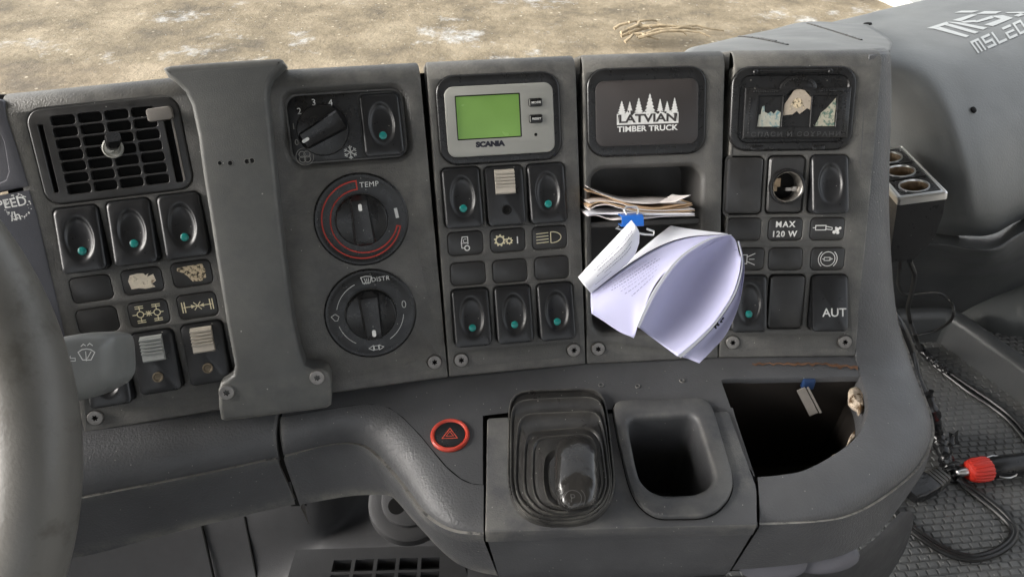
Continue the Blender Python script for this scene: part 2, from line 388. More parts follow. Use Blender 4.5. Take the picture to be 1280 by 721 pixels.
# ------------------------------------------------------------------ fascias: one screwed-on panel each, with their fittings
def fascia(parent, W, holes, ext=.0, gap=.0003, H=PH, m=('fascia','void','niche'), foot=.006):
    """front sheet with real openings, rounded long edges and a top that rolls over towards the windscreen
       holes: (loop, depth, lip, floor material)"""
    mb = MB(); r = .0015; x0, x1 = gap, W-gap; Ht = H-.0112; R = .012; bx = .0015
    prof = [(-foot*.2+.0, -.012), (0.0, -.004), (.0007, -.0015), (.002, 0.0), (Ht, 0.0)]
    nrm = [Vector((-1,0)), Vector((-1,.0)), Vector((-.7,.7)), Vector((0,1)), Vector((0,1))]
    for k in range(1, 9):
        a = radians(88*k/8); prof.append((Ht+R*sin(a), -R*(1-cos(a)))); nrm.append(Vector((sin(a), cos(a))))
    a = radians(88); prof.append((prof[-1][0]+.07*cos(a), prof[-1][1]-.07*sin(a))); nrm.append(Vector((sin(a), cos(a))))
    cols = [(x0, .030), (x0, r), (x0+r*.29, r*.29), (x0+r, 0)]
    cols = cols + [(x1-(c[0]-x0), c[1]) for c in cols[::-1]]
    def pt(i, c): return (c[0], prof[i][0]-nrm[i].x*c[1], prof[i][1]-nrm[i].y*c[1])
    for seg in (cols[:4], cols[4:]):
        mb.grid([[pt(i, c) for c in seg] for i in range(len(prof))])
    mid = [cols[3], cols[4]]
    mb.grid([[pt(i, c) for c in mid] for i in range(4)]); mb.grid([[pt(i, c) for c in mid] for i in range(4, len(prof))])
    loops = [[(x0+r, .002), (x1-r, .002), (x1-r, Ht), (x0+r, Ht)]] + [h[0] for h in holes]
    mb.fill(loops)
    for h in holes:
        L, dep, lip, fm = h[0], h[1], h[2], h[3]
        L = ccw(L); i1, i2, i3 = inset(L, lip*.25), inset(L, lip*.65), inset(L, lip)
        Z = lambda P, z: [(p[0], p[1], z) for p in P]
        mb.loft([Z(L,0), Z(i1,-lip*.12), Z(i2,-lip*.45), Z(i3,-lip)])
        wm = h[4] if len(h) > 4 else 0
        mb.loft([Z(i3,-lip), Z(i3,-dep)], mi=wm, cap1=True, capmi=fm)
    return mb.build('fascia', list(m), parent)
SW, SH = .0262, .0405       # rocker cap
def rocker_mesh(dish=True, tilt=1):
    mb = MB(); n = 8
    def h(y): return .0058 - tilt*y/SH*.0080
    def RR(w_, h_, r): return dense(rrect(w_, h_, r, n), .0016)
    ref = RR(SW, SH, .0035)
    def RL(w_, h_, r, f): return [(x*w_/SW, y*h_/SH, f(x*w_/SW, y*h_/SH)) for x, y in ref]
    b = .0019
    L = [RL(SW, SH, .0035, lambda x, y: -.004), RL(SW, SH, .0035, lambda x, y: h(y)-b), RL(SW-.0008, SH-.0008, .0033, lambda x, y: h(y)-b*.35),
         RL(SW-2*b, SH-2*b, .0028, lambda x, y: h(y))]
    if dish:
        a_, bb = .0082, .0136; cy = .0004; N = len(L[0])
        base = ref
        def el(s, dz):
            R = []
            for x, y in base:
                t = atan2(y/(SH/2), x/(SW/2)); R.append((a_*s*cos(t), cy+bb*s*sin(t), h(cy+bb*s*sin(t))+dz))
            return R
        L += [el(1.16, 0), el(1.09, -.00003), el(1.0, -.00040), el(.93, -.0011), el(.84, -.0017), el(.68, -.0021), el(.42, -.0025), el(.20, -.0026), el(.04, -.0026)]
    mb.loft(L, cap1=True); return mb
PROTO = {}
def rocker(parent, loc, lens=True, name='rocker_switch', mirror=False):
    k = ('rocker', lens)
    if k not in PROTO: PROTO[k] = rocker_mesh().build(name, 'switch', parent, loc, ang=50); o = PROTO[k]
    else: o = share(PROTO[k], name, parent, loc, (radians(random.uniform(-2.2,1.2)), 0, radians(random.uniform(-.5,.5))))
    if lens:
        if 'lens' not in PROTO:
            mb = MB(); mb.lathe([(.0026,-.0008),(.0026,.0003),(.0022,.0006),(.001,.0008)], seg=20); PROTO['lens'] = mb.build('indicator_lens', 'teal', o, (0,-.0072,.00535), (-radians(9),0,0))
        else: share(PROTO['lens'], 'indicator_lens', o, (0,-.0072,.00535), (-radians(9),0,0))
    return o
def slide_switch(parent, loc, m, lock='void'):
    k = 'slide'
    if k not in PROTO: o = PROTO[k] = rocker_mesh(False, .7).build('slide_switch', 'switch', parent, loc)
    else: o = share(PROTO[k], 'slide_switch', parent, loc)
    mb = MB(); w_, h_ = .0135, .0165; cy = .0088
    prof = [(0,.0018),(.0005,.0046),(.0022,.0052)]                       # stepped ridges up the slider
    y = .0022
    L = [(cy-h_/2+.0000, .0000), (cy-h_/2, .0074), (cy-h_/2+.001, .0084), (cy-h_/2+.0050, .0076)]
    yy = cy-h_/2+.0050
    for i in range(5):
        L += [(yy+.0002, .0086-i*.0003), (yy+.0013, .0088-i*.0003), (yy+.0015, .0066-i*.0003), (yy+.0022, .0066-i*.0003)]; yy += .0022
    L += [(cy+h_/2, .0040), (cy+h_/2, .0000)]
    mb.loft([[(sx*w_/2, a_, b_) for a_, b_ in L] for sx in (-1, -.94, .94, 1)], closed=False)
    mb.add([(-w_/2, a_, b_) for a_, b_ in L], [tuple(range(len(L)))], 0, True); mb.add([(w_/2, a_, b_) for a_, b_ in L], [tuple(range(len(L)-1,-1,-1))], 0, True)
    mb.build('slider', m, o, (0,.0012,0), ang=25)
    mb = MB(); mb.lathe([(.0034,.0),(.0034,.0009),(.0026,.0010),(.0020,.0002),(.0004,.0001)], seg=24); mb.build('lock_hole', lock, o, (0,-.0092,.0074), (-radians(7),0,0))
    return o
def blank(parent, loc, big=False, name='blank_cover'):
    k = ('blank', big)
    if k in PROTO: return share(PROTO[k], name, parent, loc)
    mb = MB(); w_, h_ = (SW-.001, SH-.001) if big else (.0245, .0163)
    mb.rbox((0,0), w_, h_, -.003, .0015 if big else -.0001, .0032 if big else .0036, .0012 if big else .0007)
    PROTO[k] = mb.build(name, 'plate', parent, loc); return PROTO[k]
def screw(parent, loc, z=.0005):
    if 'screw' in PROTO: return share(PROTO['screw'], 'screw', parent, (loc[0], loc[1], z), (0,0,random.uniform(0,6)))
    mb = MB(); st = []
    for k in range(36):
        t = 2*pi*k/36; st.append((.0017+.00045*cos(6*t), t))
    mb.loft([circz(.0050,-.003,36), circz(.0050,.0004,36), circz(.0046,.0010,36), circz(.0034,.0011,36), [(r*cos(t), r*sin(t), .0010) for r, t in st]])
    mb.loft([[(r*cos(t), r*sin(t), .0010) for r, t in st], [(r*.9*cos(t), r*.9*sin(t), -.0015) for r, t in st]], mi=1, cap1=True)
    PROTO['screw'] = mb.build('screw', ['screw','void'], parent, (loc[0], loc[1], z)); return PROTO['screw']
def circz(r, z, n=32): return [(r*cos(2*pi*k/n), r*sin(2*pi*k/n), z) for k in range(n)]
def hole_sw(c): return (shift(rrect(SW+.0022, SH+.0024, .0042), *c), .009, .0010, 1, 1)
def hole_pl(c): return (shift(rrect(.0262, .0180, .0044), *c), .004, .0007, 1, 1)
def hole_screw(c): return (shift(circ(.0056, 28), *c), .003, .0006, 1)
def sym(parent, name, fn, m, z=.0001, loc=(0,0,0)):
    mb = MB(); fn(mb); return mb.build(name, m, parent, (loc[0], loc[1], z))
mm = .001
def mmL(L): return [(a*mm, b*mm) for a, b in L]
def rib(mb, L, wd=.55, closed=False): ribbon(mb, mmL(L), wd*mm, 0, closed)
def disc(mb, c, r, n=20): mb.add([(c[0]*mm+p[0]*mm, c[1]*mm+p[1]*mm, 0) for p in circ(r, n)], [tuple(range(n))], 0, True)
def poly(mb, L): mb.fill([ccw(mmL(L))])

# symbols (millimetres on their plates)
def s_axle_diff(mb):
    for sx in (-1, 1):
        rib(mb, [(sx*5.2+2*cos(t), 2*sin(t)) for t in [2*pi*k/16 for k in range(16)]], .55, True)
        rib(mb, [(sx*5.2,2.0),(sx*5.2,5.4)]); rib(mb, [(sx*5.2,-2.0),(sx*5.2,-5.4)])
        for s in (-1, 1):
            rib(mb, [(sx*5.2-2.6, s*5.4),(sx*5.2+2.6, s*5.4)]); rib(mb, [(sx*5.2-2.6, s*4.1),(sx*5.2+2.6, s*4.1)])
    rib(mb, [(-10,0),(-7.2,0)]); rib(mb, [(7.2,0),(9.2,0)]); rib(mb, [(-3.2,0),(3.2,0)])
    rib(mb, [(-1.5,1.5),(1.5,-1.5)]); rib(mb, [(-1.5,-1.5),(1.5,1.5)]); rib(mb, [(0,1.8),(0,-1.8)], .35)
def s_axle(mb):
    rib(mb, [(-9,0),(9,0)])
    for s in (-1, 1):
        rib(mb, [(s*9.6,3.6),(s*9.6,-3.6)], .7); rib(mb, [(s*8.0,3.6),(s*8.0,-3.6)], .7)
    poly(mb, [(-4,1.3),(-1.2,0),(-4,-1.3)]); poly(mb, [(4,1.3),(1.2,0),(4,-1.3)])
    rib(mb, [(-2.2,2.6),(2.2,-2.6)]); rib(mb, [(-2.2,-2.6),(2.2,2.6)])
def s_cab(mb):
    rib(mb, [(-2.6,-3.2),(-2.8,.6),(-2.0,4.6),(1.8,4.6),(1.8,-.6)], .6); rib(mb, [(-2.6,-3.2),(-.6,-3.2)], .6)
    rib(mb, [(1.0+1.7*cos(t), -3.3+1.7*sin(t)) for t in [2*pi*k/18 for k in range(18)]], .8, True)
    letter(mb, 'C', .0042, (-.0003,.0018)); rib(mb, [(-2.6,.2),(1.6,.2)], .4)
def gear(mb, c, r, n, hole):
    P = []
    for k in range(n*4):
        t = 2*pi*k/(n*4); P.append((c[0]+(r if k % 4 in (0,1) else r*.76)*cos(t), c[1]+(r if k % 4 in (0,1) else r*.76)*sin(t)))
    mb.fill([mmL(P), mmL([(c[0]+x, c[1]+y) for x, y in circ(hole, 16)])])
def s_gears(mb):
    gear(mb, (-5.6,.4), 4.3, 9, 2.3); gear(mb, (.9,-.4), 2.7, 8, 1.2)
def s_gear1(mb): letter(mb, '1', .0070, (.0068,-.0002), bold=.00008)
def s_lamp(mb):
    for k in range(4): rib(mb, [(-9.6,3.6-2.2*k-.4),(-.8,3.6-2.2*k)], .55)
    L = [(.8,-3.6),(.8,3.8)] + [(1.6+6.6*cos(t), .1+3.9*sin(t)) for t in [pi/2-pi*k/14 for k in range(15)]]
    rib(mb, L, .6, True)
def s_max(mb): letter(mb, 'MAX', .0058, (.0,.0036), bold=.00018, spacing=1.25); letter(mb, '120 W', .0058, (.0,-.0034), bold=.00018, spacing=1.15)
def s_exh(mb):
    rib(mb, [(-8.6,-.6),(-8.6,2.6),(-1.2,2.6),(-1.2,-.6)], .6, True); rib(mb, [(-10.6,1),(-8.6,1)], .6); rib(mb, [(-1.2,2),(3.4,1.0)], .5); rib(mb, [(-1.2,0),(3.2,-.6)], .5); rib(mb, [(3.4,1.2),(3.2,-.8)], .5)
    for x, y, r in ((5,-2.2,1.3),(7,-.4,1.5),(7.6,-2.6,1.2),(9,.6,1.0),(6,.9,.7)): disc(mb, (x,y), r, 14)
def s_exb(mb):
    rib(mb, [(5.2*cos(t), 5.2*sin(t)) for t in [2*pi*k/32 for k in range(32)]], .55, True)
    rib(mb, arc(6.8, 130, 230), .55); rib(mb, arc(6.8, -50, 50), .55)
    rib(mb, [(-2.6,-1.1),(-2.6,1.1),(1.6,1.1),(1.6,-1.1)], .5, True); rib(mb, [(-4,0),(-2.6,0)], .5); rib(mb, [(1.6,.7),(3.4,0),(1.6,-.7)], .5)
def s_horn(mb):
    rib(mb, [(-3.4,-3.2),(-3.4,3.2),(-.2,3.2),(-.2,-3.2)], .55, True); rib(mb, [(-.2,1.6),(5.6,4.2)], .55); rib(mb, [(-.2,-1.6),(5.6,-4.2)], .55); rib(mb, [(1.2,0),(5.2,0)], .45)

# ---- panel A: air vent and differential lock switches
TA = thing('dashboard_module', 'leftmost dashboard panel with the square slatted air vent above three rocker switches', 'dashboard module', PA.m, 'dashboard modules')
vc = PA.c(140,188); vw, vh = .0900, .0520
a1 = PA.c(53,198); 
swA = [PA.c(*p, .003) for p in ((101,299),(166,290),(229,282))]
plA = [PA.c(*p) for p in ((114,361),(178,351),(240,342),(122,400.5),(186,391.5),(247,382))]
lowA = [PA.c(*p, .003) for p in ((134,468),(196,452),(258,441))]
scA = [PA.c(119.5,521.5)]
VA = shift(rrect(vw, vh+.008, .010, 7), *vc)
fascia(TA, WA, [(VA, .004, .0008, 1, 0)] + [hole_sw(c) for c in swA+lowA] + [hole_pl(c) for c in plA] + [hole_screw(c) for c in scA])
for i, c in enumerate(swA): rocker(TA, (*c, 0))
rocker(TA, (*lowA[0], 0), lens=False)
slide_switch(TA, (*lowA[1], 0), 'slidergrey', 'lockmetal'); slide_switch(TA, (*lowA[2], 0), 'slider', 'lockmetal')
for i, c in enumerate(plA):
    o = blank(TA, (*c, 0), name='blank_cover' if i in (0,3) else 'symbol_plate')
    if i == 1: sym(o, 'torn_sticker', lambda mb: poly(mb, [(-7.5,-4.5),(-8.5,1),(-6.8,4.6),(-2,5.2),(1.5,4.8),(2.6,3.4),(4.6,4.4),(3.4,2.2),(7.4,3.6),(8.2,-1),(5.4,-2.6),(7,-5),(1,-5.4),(-3,-4.4)]), 'sticker')
    if i == 2: sym(o, 'torn_sticker', lambda mb: poly(mb, [(-8.5,4.8),(-2,5.4),(7.4,5.6),(8.6,1.5),(8.2,-3.6),(5,-5.6),(-.5,-5.2),(-3,-1.2),(-5.6,1.4),(-8.8,3)]), 'sticker_dark')
    if i == 4: sym(o, 'symbol', s_axle_diff, 'print_warm')
    if i == 5: sym(o, 'symbol', s_axle, 'print_warm')
for c in scA: screw(TA, c)
# the vent
mb = MB(); W2, H2 = vw-.002, vh+.006
outer = rrect(W2, H2, .009, 7)
nx, ny = 4, 7
gx0, gx1 = -W2/2+.0125, W2/2-.0135; gy0, gy1 = -H2/2+.0045, H2/2-.0045
cells = []
cw, chh = (gx1-gx0)/nx, (gy1-gy0)/ny
for i in range(nx):
    for j in range(ny):
        cells.append(shift(rrect(cw-.0007, chh-.0006, .0022, 4), gx0+cw*(i+.5), gy0+chh*(j+.5)))
slotL = shift(rrect(.0038, H2-.016, .0012, 3), -W2/2+.0070, -.001); slotR = shift(rrect(.0050, H2-.012, .0012, 3), W2/2-.0082, -.0015)
holes = cells+[slotL, slotR]
ZZ = lambda P, z: [(p[0], p[1], z) for p in P]
mb.loft([ZZ(outer,-.004), ZZ(outer,-.0002), ZZ(inset(outer,.0004),.0003), ZZ(inset(outer,.0012),.0005)])
bez = inset(outer,.0012)
mb.fill([bez]+holes, z=.0005)
for L in holes:
    L = ccw(L); mb.loft([ZZ(L,.0005), ZZ(inset(L,.0004),.0001), ZZ(inset(L,.00045),-.0035)])
vent = mb.build('air_vent', 'plate', TA, (*vc, 0), rot=(0,0,0))
mb = MB()
for k in range(22):
    x = gx0+(gx1-gx0)*(k+.5)/22; mb.add([(x-.0007,gy0,-.006),(x+.0003,gy0,-.0045),(x+.0003,gy1,-.0045),(x-.0007,gy1,-.006)], [(0,1,2,3)], 0, True)
mb.box((0,0,-.009),(W2-.004,H2-.004,.001),1)
mb.build('vane_row', ['black','void'], vent)
mb = MB(); mb.lathe([(.0062,0),(.0062,.0018),(.0054,.0022),(.0048,.0012),(.0036,.0010),(.0030,.0030),(.0028,.008)], seg=28)
q = PA.c(141,181); kl = (q[0]-vc[0], q[1]-vc[1]-.002, .0005)
kn = mb.build('vent_knob', 'silver', vent, kl)
mb = MB()
for z, a_, b_, dy in ((.0,.0022,.0022,0),(.003,.0033,.0030,.0004),(.008,.0040,.0030,.0010),(.0125,.0042,.0026,.0016),(.0140,.0036,.0020,.0018)): pass
mb.loft([[(p[0]+.45*(z-.003), p[1]+.42*(z-.003), z) for p in rrect(2*a_, 2*b_, min(a_,b_)*.8, 5)] for z, a_, b_, dy in ((.006,.0030,.0030,0),(.0072,.0038,.0034,.0004),(.011,.0044,.0036,.0010),(.0160,.0046,.0034,.0016),(.0178,.0040,.0028,.0018))], cap1=True)
kn2 = mb.build('knob_cap', 'black', vent, kl)
q = PA.c(203,141); mb = MB()
mb.loft([[(p[0]*s, p[1]*s2+sag*abs(p[0])*60*0, z) for p in rrect(.0150, .0080, .002, 5)] for z, s, s2, sag in ((0,.6,.6,0),(.003,.9,.9,0),(.0042,1,1,0),(.0068,1,1,0),(.0078,.95,.92,0),(.0080,.85,.8,0))], cap1=True)
mb.build('slide_tab', 'tabgrey', vent, (q[0]-vc[0], q[1]-vc[1]-.001, .001), (0,0,radians(2)))
mb = MB(); mb.box((W2/2-.0050,-.002,.0008),(.0010,H2-.015,.0010)); mb.build('slide_rail', 'tabgrey', vent)

# ---- panel B: heating controls
TB = thing('dashboard_module', 'dashboard panel with three round heating knobs, second panel from the left', 'dashboard module', PB.m, 'dashboard modules')
u0, w0 = PB.c(358,207); u1, w1 = PB.c(512,110)
rc = PB.c(434.5,158); rw, rh = .0845, .0530
d1 = PB.c(403.5,163); d1s = PB.c(477,156); d2 = PB.c(452,274.5); d3 = PB.c(463.5,391.5); scB = [PB.c(543,452)]
fascia(TB, WB, [(shift(rrect(rw, rh, .012, 7), *rc), .0042, .0040, 0), hole_screw(scB[0])])
for c in scB: screw(TB, c)
mb = MB(); ol = rrect(rw-.0105, rh-.0105, .008, 7); sL = shift(rrect(SW+.002, SH+.002, .0042), d1s[0]-rc[0], d1s[1]-rc[1])
mb.loft([ZZ(ol,-.0045), ZZ(ol,-.0034), ZZ(inset(ol,.0006),-.0030)]); mb.fill([inset(ol,.0006), sL], z=-.0030)
mb.loft([ZZ(ccw(sL),-.0030), ZZ(ccw(sL),-.0042)])
fanp = mb.build('fan_control', 'black', TB, (*rc, 0))
o = rocker(TB, (d1s[0], d1s[1], -.0020))
def knob_mesh(R, bar_w, hh, flip=1):
    mb = MB(); mb.lathe([(R,0),(R,hh*.32),(R*.975,hh*.40),(R*.93,hh*.42)], seg=48)
    # the grip bar across the knob: wedge with a hollow top
    L = []
    n = 14
    for i in range(n+1):
        t = -1+2*i/n; y = t*R*.97; hw = bar_w/2*(1.0-.12*flip*t); k = (1-abs(t)**6)
        z0, z1 = hh*.38, hh*(.42+.58*min(1, (1-abs(t))*6+.1))
        x = min(hw, math.sqrt(max(R*R*.995-y*y, 1e-9)))
        L.append([(-x, y, z0), (-x*.92, y, z1*.9), (-x*.75, y, z1), (-x*.2, y, z1*.965), (x*.2, y, z1*.965), (x*.75, y, z1), (x*.92, y, z1*.9), (x, y, z0)])
    mb.loft(L, closed=False)
    return mb
kn = knob_mesh(.0166, .0130, .0125).build('rotary_knob', 'black', fanp, (d1[0]-rc[0], d1[1]-rc[1], -.0030), (0,0,radians(116)))
mb = MB(); poly(mb, [(x*.8, y) for x, y in rrect(2.6,5,1.2,5)]); mb.build('pointer_mark', 'print', fanp, (d1[0]-rc[0]+.0125*cos(radians(206)), d1[1]-rc[1]+.0125*sin(radians(206)), .0094), (0,0,radians(116)))
mb = MB()
for t_, p in (('2',(374,139)),('3',(392,128)),('4',(413,128.5))):
    q = PB.c(*p, -.003); letter(mb, t_, .0058, (q[0]-rc[0], q[1]-rc[1]))
mb.build('lettering', 'print', fanp, (0,0,-.0028))
mb = MB()
for t_, p in (('0',(371,178)),('1',(367,158))):
    q = PB.c(*p, -.003); letter(mb, t_, .0056, (q[0]-rc[0], q[1]-rc[1]))
q = PB.c(381,196,-.003); fx, fy = q[0]-rc[0], q[1]-rc[1]
for k in range(4):
    t = radians(45+90*k); L = [(fx+.0022*cos(t)+ (.0020*cos(a)), fy+.0022*sin(t)+.0020*sin(a)) for a in [2*pi*j/14 for j in range(14)]]
    ribbon(mb, L, .0004, 0, True)
ribbon(mb, [(fx+.0056*cos(a), fy+.0056*sin(a)) for a in [2*pi*j/30 for j in range(30)]], .0003, 0, True)
mb.build('worn_lettering', 'print_dim', fanp, (0,0,-.0028))
mb = MB(); q = PB.c(438,190.5,-.003); fx, fy = q[0]-rc[0], q[1]-rc[1]
for k in range(6):
    t = radians(90+60*k); e = (cos(t), sin(t)); p_ = (-e[1], e[0])
    ribbon(mb, [(fx, fy), (fx+.0044*e[0], fy+.0044*e[1])], .0006)
    for s in (-1, 1): ribbon(mb, [(fx+.0026*e[0], fy+.0026*e[1]), (fx+.0038*e[0]+s*.0013*p_[0], fy+.0038*e[1]+s*.0013*p_[1])], .0005)
mb.build('snowflake_symbol', 'print', fanp, (0,0,-.0028))
def dial(name, c, R, lab):
    mb = MB(); mb.lathe([(R+.0015,-.002),(R+.0015,.0003),(R+.0008,.0010),(R,.0012),(R-.0018,.0006),(.020,.0002),(.0178,.0002)], seg=64, cap=False)
    mb.lathe([(.0178,.0002),(.0176,-.002)], seg=64, cap=True)
    return tag(mb.build(name, 'black', TB, (*c, .0004)), lab)
dt = dial('temperature_dial', d2, .0300, 'dial with a red wedge-shaped scale')
knob_mesh(.0172, .0135, .0175).build('rotary_knob', 'black', dt, (0,0,0), (0,0,radians(2)))
mb = MB(); poly(mb, [(x, y) for x, y in rrect(2.4,4.6,1.1,5)]); mb.build('pointer_mark', 'print', dt, (-.0004,.0098,.0178))
mb = MB(); A_ = arc(.0262, 92, 345, 60); B_ = [( (.0205+.0035*max(0,(k-20)/40))*cos(radians(92+253*k/60)), (.0205+.0035*max(0,(k-20)/40))*sin(radians(92+253*k/60))) for k in range(61)]
ribbon(mb, A_ + B_[::-1], .0009, 0, True); mb.build('red_scale', 'redprint', dt, (0,0,.0009))
mb = MB(); letter(mb, 'TEMP', .0050, (.0075,.0232), spacing=1.1); ribbon(mb, [(.0232,.0058),(.0240,-.0010)], .0022); mb.build('lettering', 'print', dt, (0,0,.0009))
dd = dial('distribution_dial', d3, .0300, 'lowest dial, marked with air direction symbols')
knob_mesh(.0172, .0135, .0175, -1).build('rotary_knob', 'black', dd, (0,0,0), (0,0,radians(2)))
mb = MB(); poly(mb, [(x, y) for x, y in rrect(2.6,4.8,1.2,5)]); mb.build('pointer_mark', 'print', dd, (.0004,-.0098,.0178))
mb = MB(); letter(mb, 'DISTR', .0044, (.0092,.0238), spacing=1.1)
cx, cy = -.0005, .0240
ribbon(mb, [(cx-.0036,cy+.0020),(cx,cy+.0026),(cx+.0036,cy+.0020),(cx+.0024,cy-.0022),(cx-.0024,cy-.0022)], .0005, 0, True)
for k in (-1,0,1): ribbon(mb, [(cx+k*.0014,cy-.003),(cx+k*.0011+.0004,cy-.001),(cx+k*.0014,cy+.0012)], .0004)
ribbon(mb, arc(.0232, 112, 166, 16), .0004); ribbon(mb, arc(.0232, 196, 238, 14), .0004); ribbon(mb, arc(.0225, 300, 352, 14), .0004)
ribbon(mb, [(-.0268,.0010),(-.0240,.0026),(-.0216,.0006),(-.0228,-.0022),(-.0246,-.0022)], .0004, 0, True)
ribbon(mb, [(.0232+.0013*cos(t), .0040+.0024*sin(t)) for t in [2*pi*k/14 for k in range(14)]], .0004, 0, True)
for s in (-1, 1): ribbon(mb, [(s*.0020+.0012,-.0228),(s*.0052+.0012,-.0246),(s*.0020+.0012,-.0264)] , .0004, 0, True)
ribbon(mb, [(-.0003,-.0232),(.0027,-.0232),(.0027,-.0260),(-.0003,-.0260)], .0004, 0, True)
mb.build('lettering', 'print', dd, (0,0,.0010))

# ---- the cover strip screwed over the joint of A and B
PV = Plane(seam_b[1]-PA.u*.03+PB.n*.021, PA.u*.5+PB.u*.5, -DOWN)
cpx = [(203,86),(209.6,97),(221,105),(231,115),(239,132),(247,170),(253,215),(262,272),(271.5,334),(284,410),(293,458),(291,469),(284,474),(275.5,479),(272.5,488),(273,510),(276,525),(281,527.5),(345,519.5),(408,511),(414,507),(415,496),(413.5,474),(410,466),(402,462),(390,461.5),(381,458),(374.5,440),(366,400),(355,320),(348.5,262),(341,190),(336,145),(333.5,122),(335,107),(341,96),(349,88),(354.5,80),(353,75.5),(349,73.5),(300,76),(255,79),(212,82.5),(206,84)]
CL = ccw([PV.c(*p) for p in cpx])
TV = thing('dashboard_cover_strip', 'plain grey waisted cover strip screwed between the air vent panel and the heating knob panel', 'cover strip', PV.m)
mb = MB(); b = .003
LL = [ZZ(CL,-.034), ZZ(CL,-b), ZZ(inset(CL,b*.13),-b*.5), ZZ(inset(CL,b*.5),-b*.13), ZZ(inset(CL,b),0)]
mb.loft(LL); mb.fill([inset(CL,b)]); mb.build('cover', 'cover', TV)
for p in ((283.5,490),(396.5,471.5)): screw(TV, PV.c(*p), .0003)
mb = MB()
for p, r in (((275,204),.0011),((288,204),.0013),((309,202),.0014),((315,201),.0014)):
    q = PV.c(*p); mb.lathe([(r*1.5,.00005),(r*1.35,.0003),(r,.0002)], (q[0],q[1],0), 14, cap=False); mb.lathe([(r,.0002),(r*.9,.0001)], (q[0],q[1],0), 14, mi=1)
mb.build('old_screw_hole', ['cover','void'], TV)

# ---- panel C: trip display and switches
TC = thing('dashboard_module', 'dashboard panel with the green trip display in a grey faceplate, middle of the five', 'dashboard module', PC.m, 'dashboard modules')
sC = [PC.c(*p, .003) for p in ((578,247),(631.5,245),(684,241.5),(589.5,396.5),(642.2,392.5),(695.3,389))]
pC = [PC.c(*p) for p in ((581.7,304.3),(634.8,300.5),(687,297),(585,342),(637.5,338.6),(689.6,334.8))]
scC = [PC.c(576.5,449.5), PC.c(717,437)]
dc = PC.c(624.5,148.5)
DH = shift(rrect(.0850,.0600,.0125,7), *dc)
fascia(TC, WC, [(DH, .003, .0007, 1)] + [hole_sw(c) for c in sC] + [hole_pl(c) for c in pC] + [hole_screw(c) for c in scC])
for i, c in enumerate(sC):
    if i == 1: slide_switch(TC, (*c, 0), 'slider')
    else: rocker(TC, (*c, 0))
for i, c in enumerate(pC):
    o = blank(TC, (*c, 0), name='symbol_plate' if i < 3 else 'blank_cover')
    if i == 0: sym(o, 'symbol', s_cab, 'print')
    if i == 1: sym(o, 'symbol', s_gears, 'print_warm'); sym(o, 'lettering', s_gear1, 'print')
    if i == 2: sym(o, 'symbol', s_lamp, 'print_warm')
for c in scC: screw(TC, c)
mb = MB(); L = rrect(.0838,.0588,.012,7); mb.loft([ZZ(L,-.002), ZZ(L,.0008), ZZ(inset(L,.0006),.0014), ZZ(inset(L,.0014),.0016), ZZ(inset(L,.005),.0012)], cap1=True)
du = mb.build('trip_display', 'black', TC, (*dc, 0))
fc = PC.c(625.3,150.3,.002); fx, fy = fc[0]-dc[0], fc[1]-dc[1]
sL = rrect(.0440,.0292,.0008,3); sc_ = PC.c(610.8,146,.003); sL = shift(sL, sc_[0]-fc[0], sc_[1]-fc[1])
mb = MB(); L = rrect(.0735,.0465,.006,7); mb.loft([ZZ(L,0), ZZ(L,.0014), ZZ(inset(L,.0004),.0020), ZZ(inset(L,.0011),.0022)])
mb.fill([inset(L,.0011), sL], z=.0022); mb.loft([ZZ(ccw(sL),.0022), ZZ(inset(ccw(sL),.0007),.0012), ZZ(inset(ccw(sL),.0008),.0004)], mi=1)
q = PC.c(669.6,168.4,.003); mb.lathe([(.0011,.00235),(.0009,.0023)], (q[0]-fc[0], q[1]-fc[1], 0), 14, mi=1)
fp = mb.build('faceplate', ['silver','void'], du, (fx,fy,.0012))
mb = MB(); mb.add(ZZ(inset(ccw(sL),-.0002),.0008), [tuple(range(len(sL)))], 0, True); mb.build('screen', 'lcd', du, (fx,fy,.0012))
for p, t_ in (((668.8,128.3),'MODE'),((669.5,148.6),'RESET')):
    q = PC.c(*p, .003); mb = MB(); mb.rbox((0,0), .0093, .0056, 0, .0016, .0012, .0006); mb.lathe([(0.0001,0)]*2) if 0 else None
    mb.box((-.0040,0,.0015),(.0006,.0042,.0006),1)
    bt = mb.build('button', ['black','silver'], du, (q[0]-dc[0], q[1]-dc[1], .0034))
    mb = MB(); letter(mb, t_, .0019, (.0005,0), bold=.00004, sx=1.2); mb.build('button_lettering', 'print', du, (q[0]-dc[0], q[1]-dc[1], .00508))
q = PC.c(613,180,.003); mb = MB(); letter(mb, 'SCANIA', .0046, (0,0), bold=.00036, sx=1.2, spacing=.98); mb.build('lettering', 'inkblack', du, (q[0]-dc[0], q[1]-dc[1], .00348))

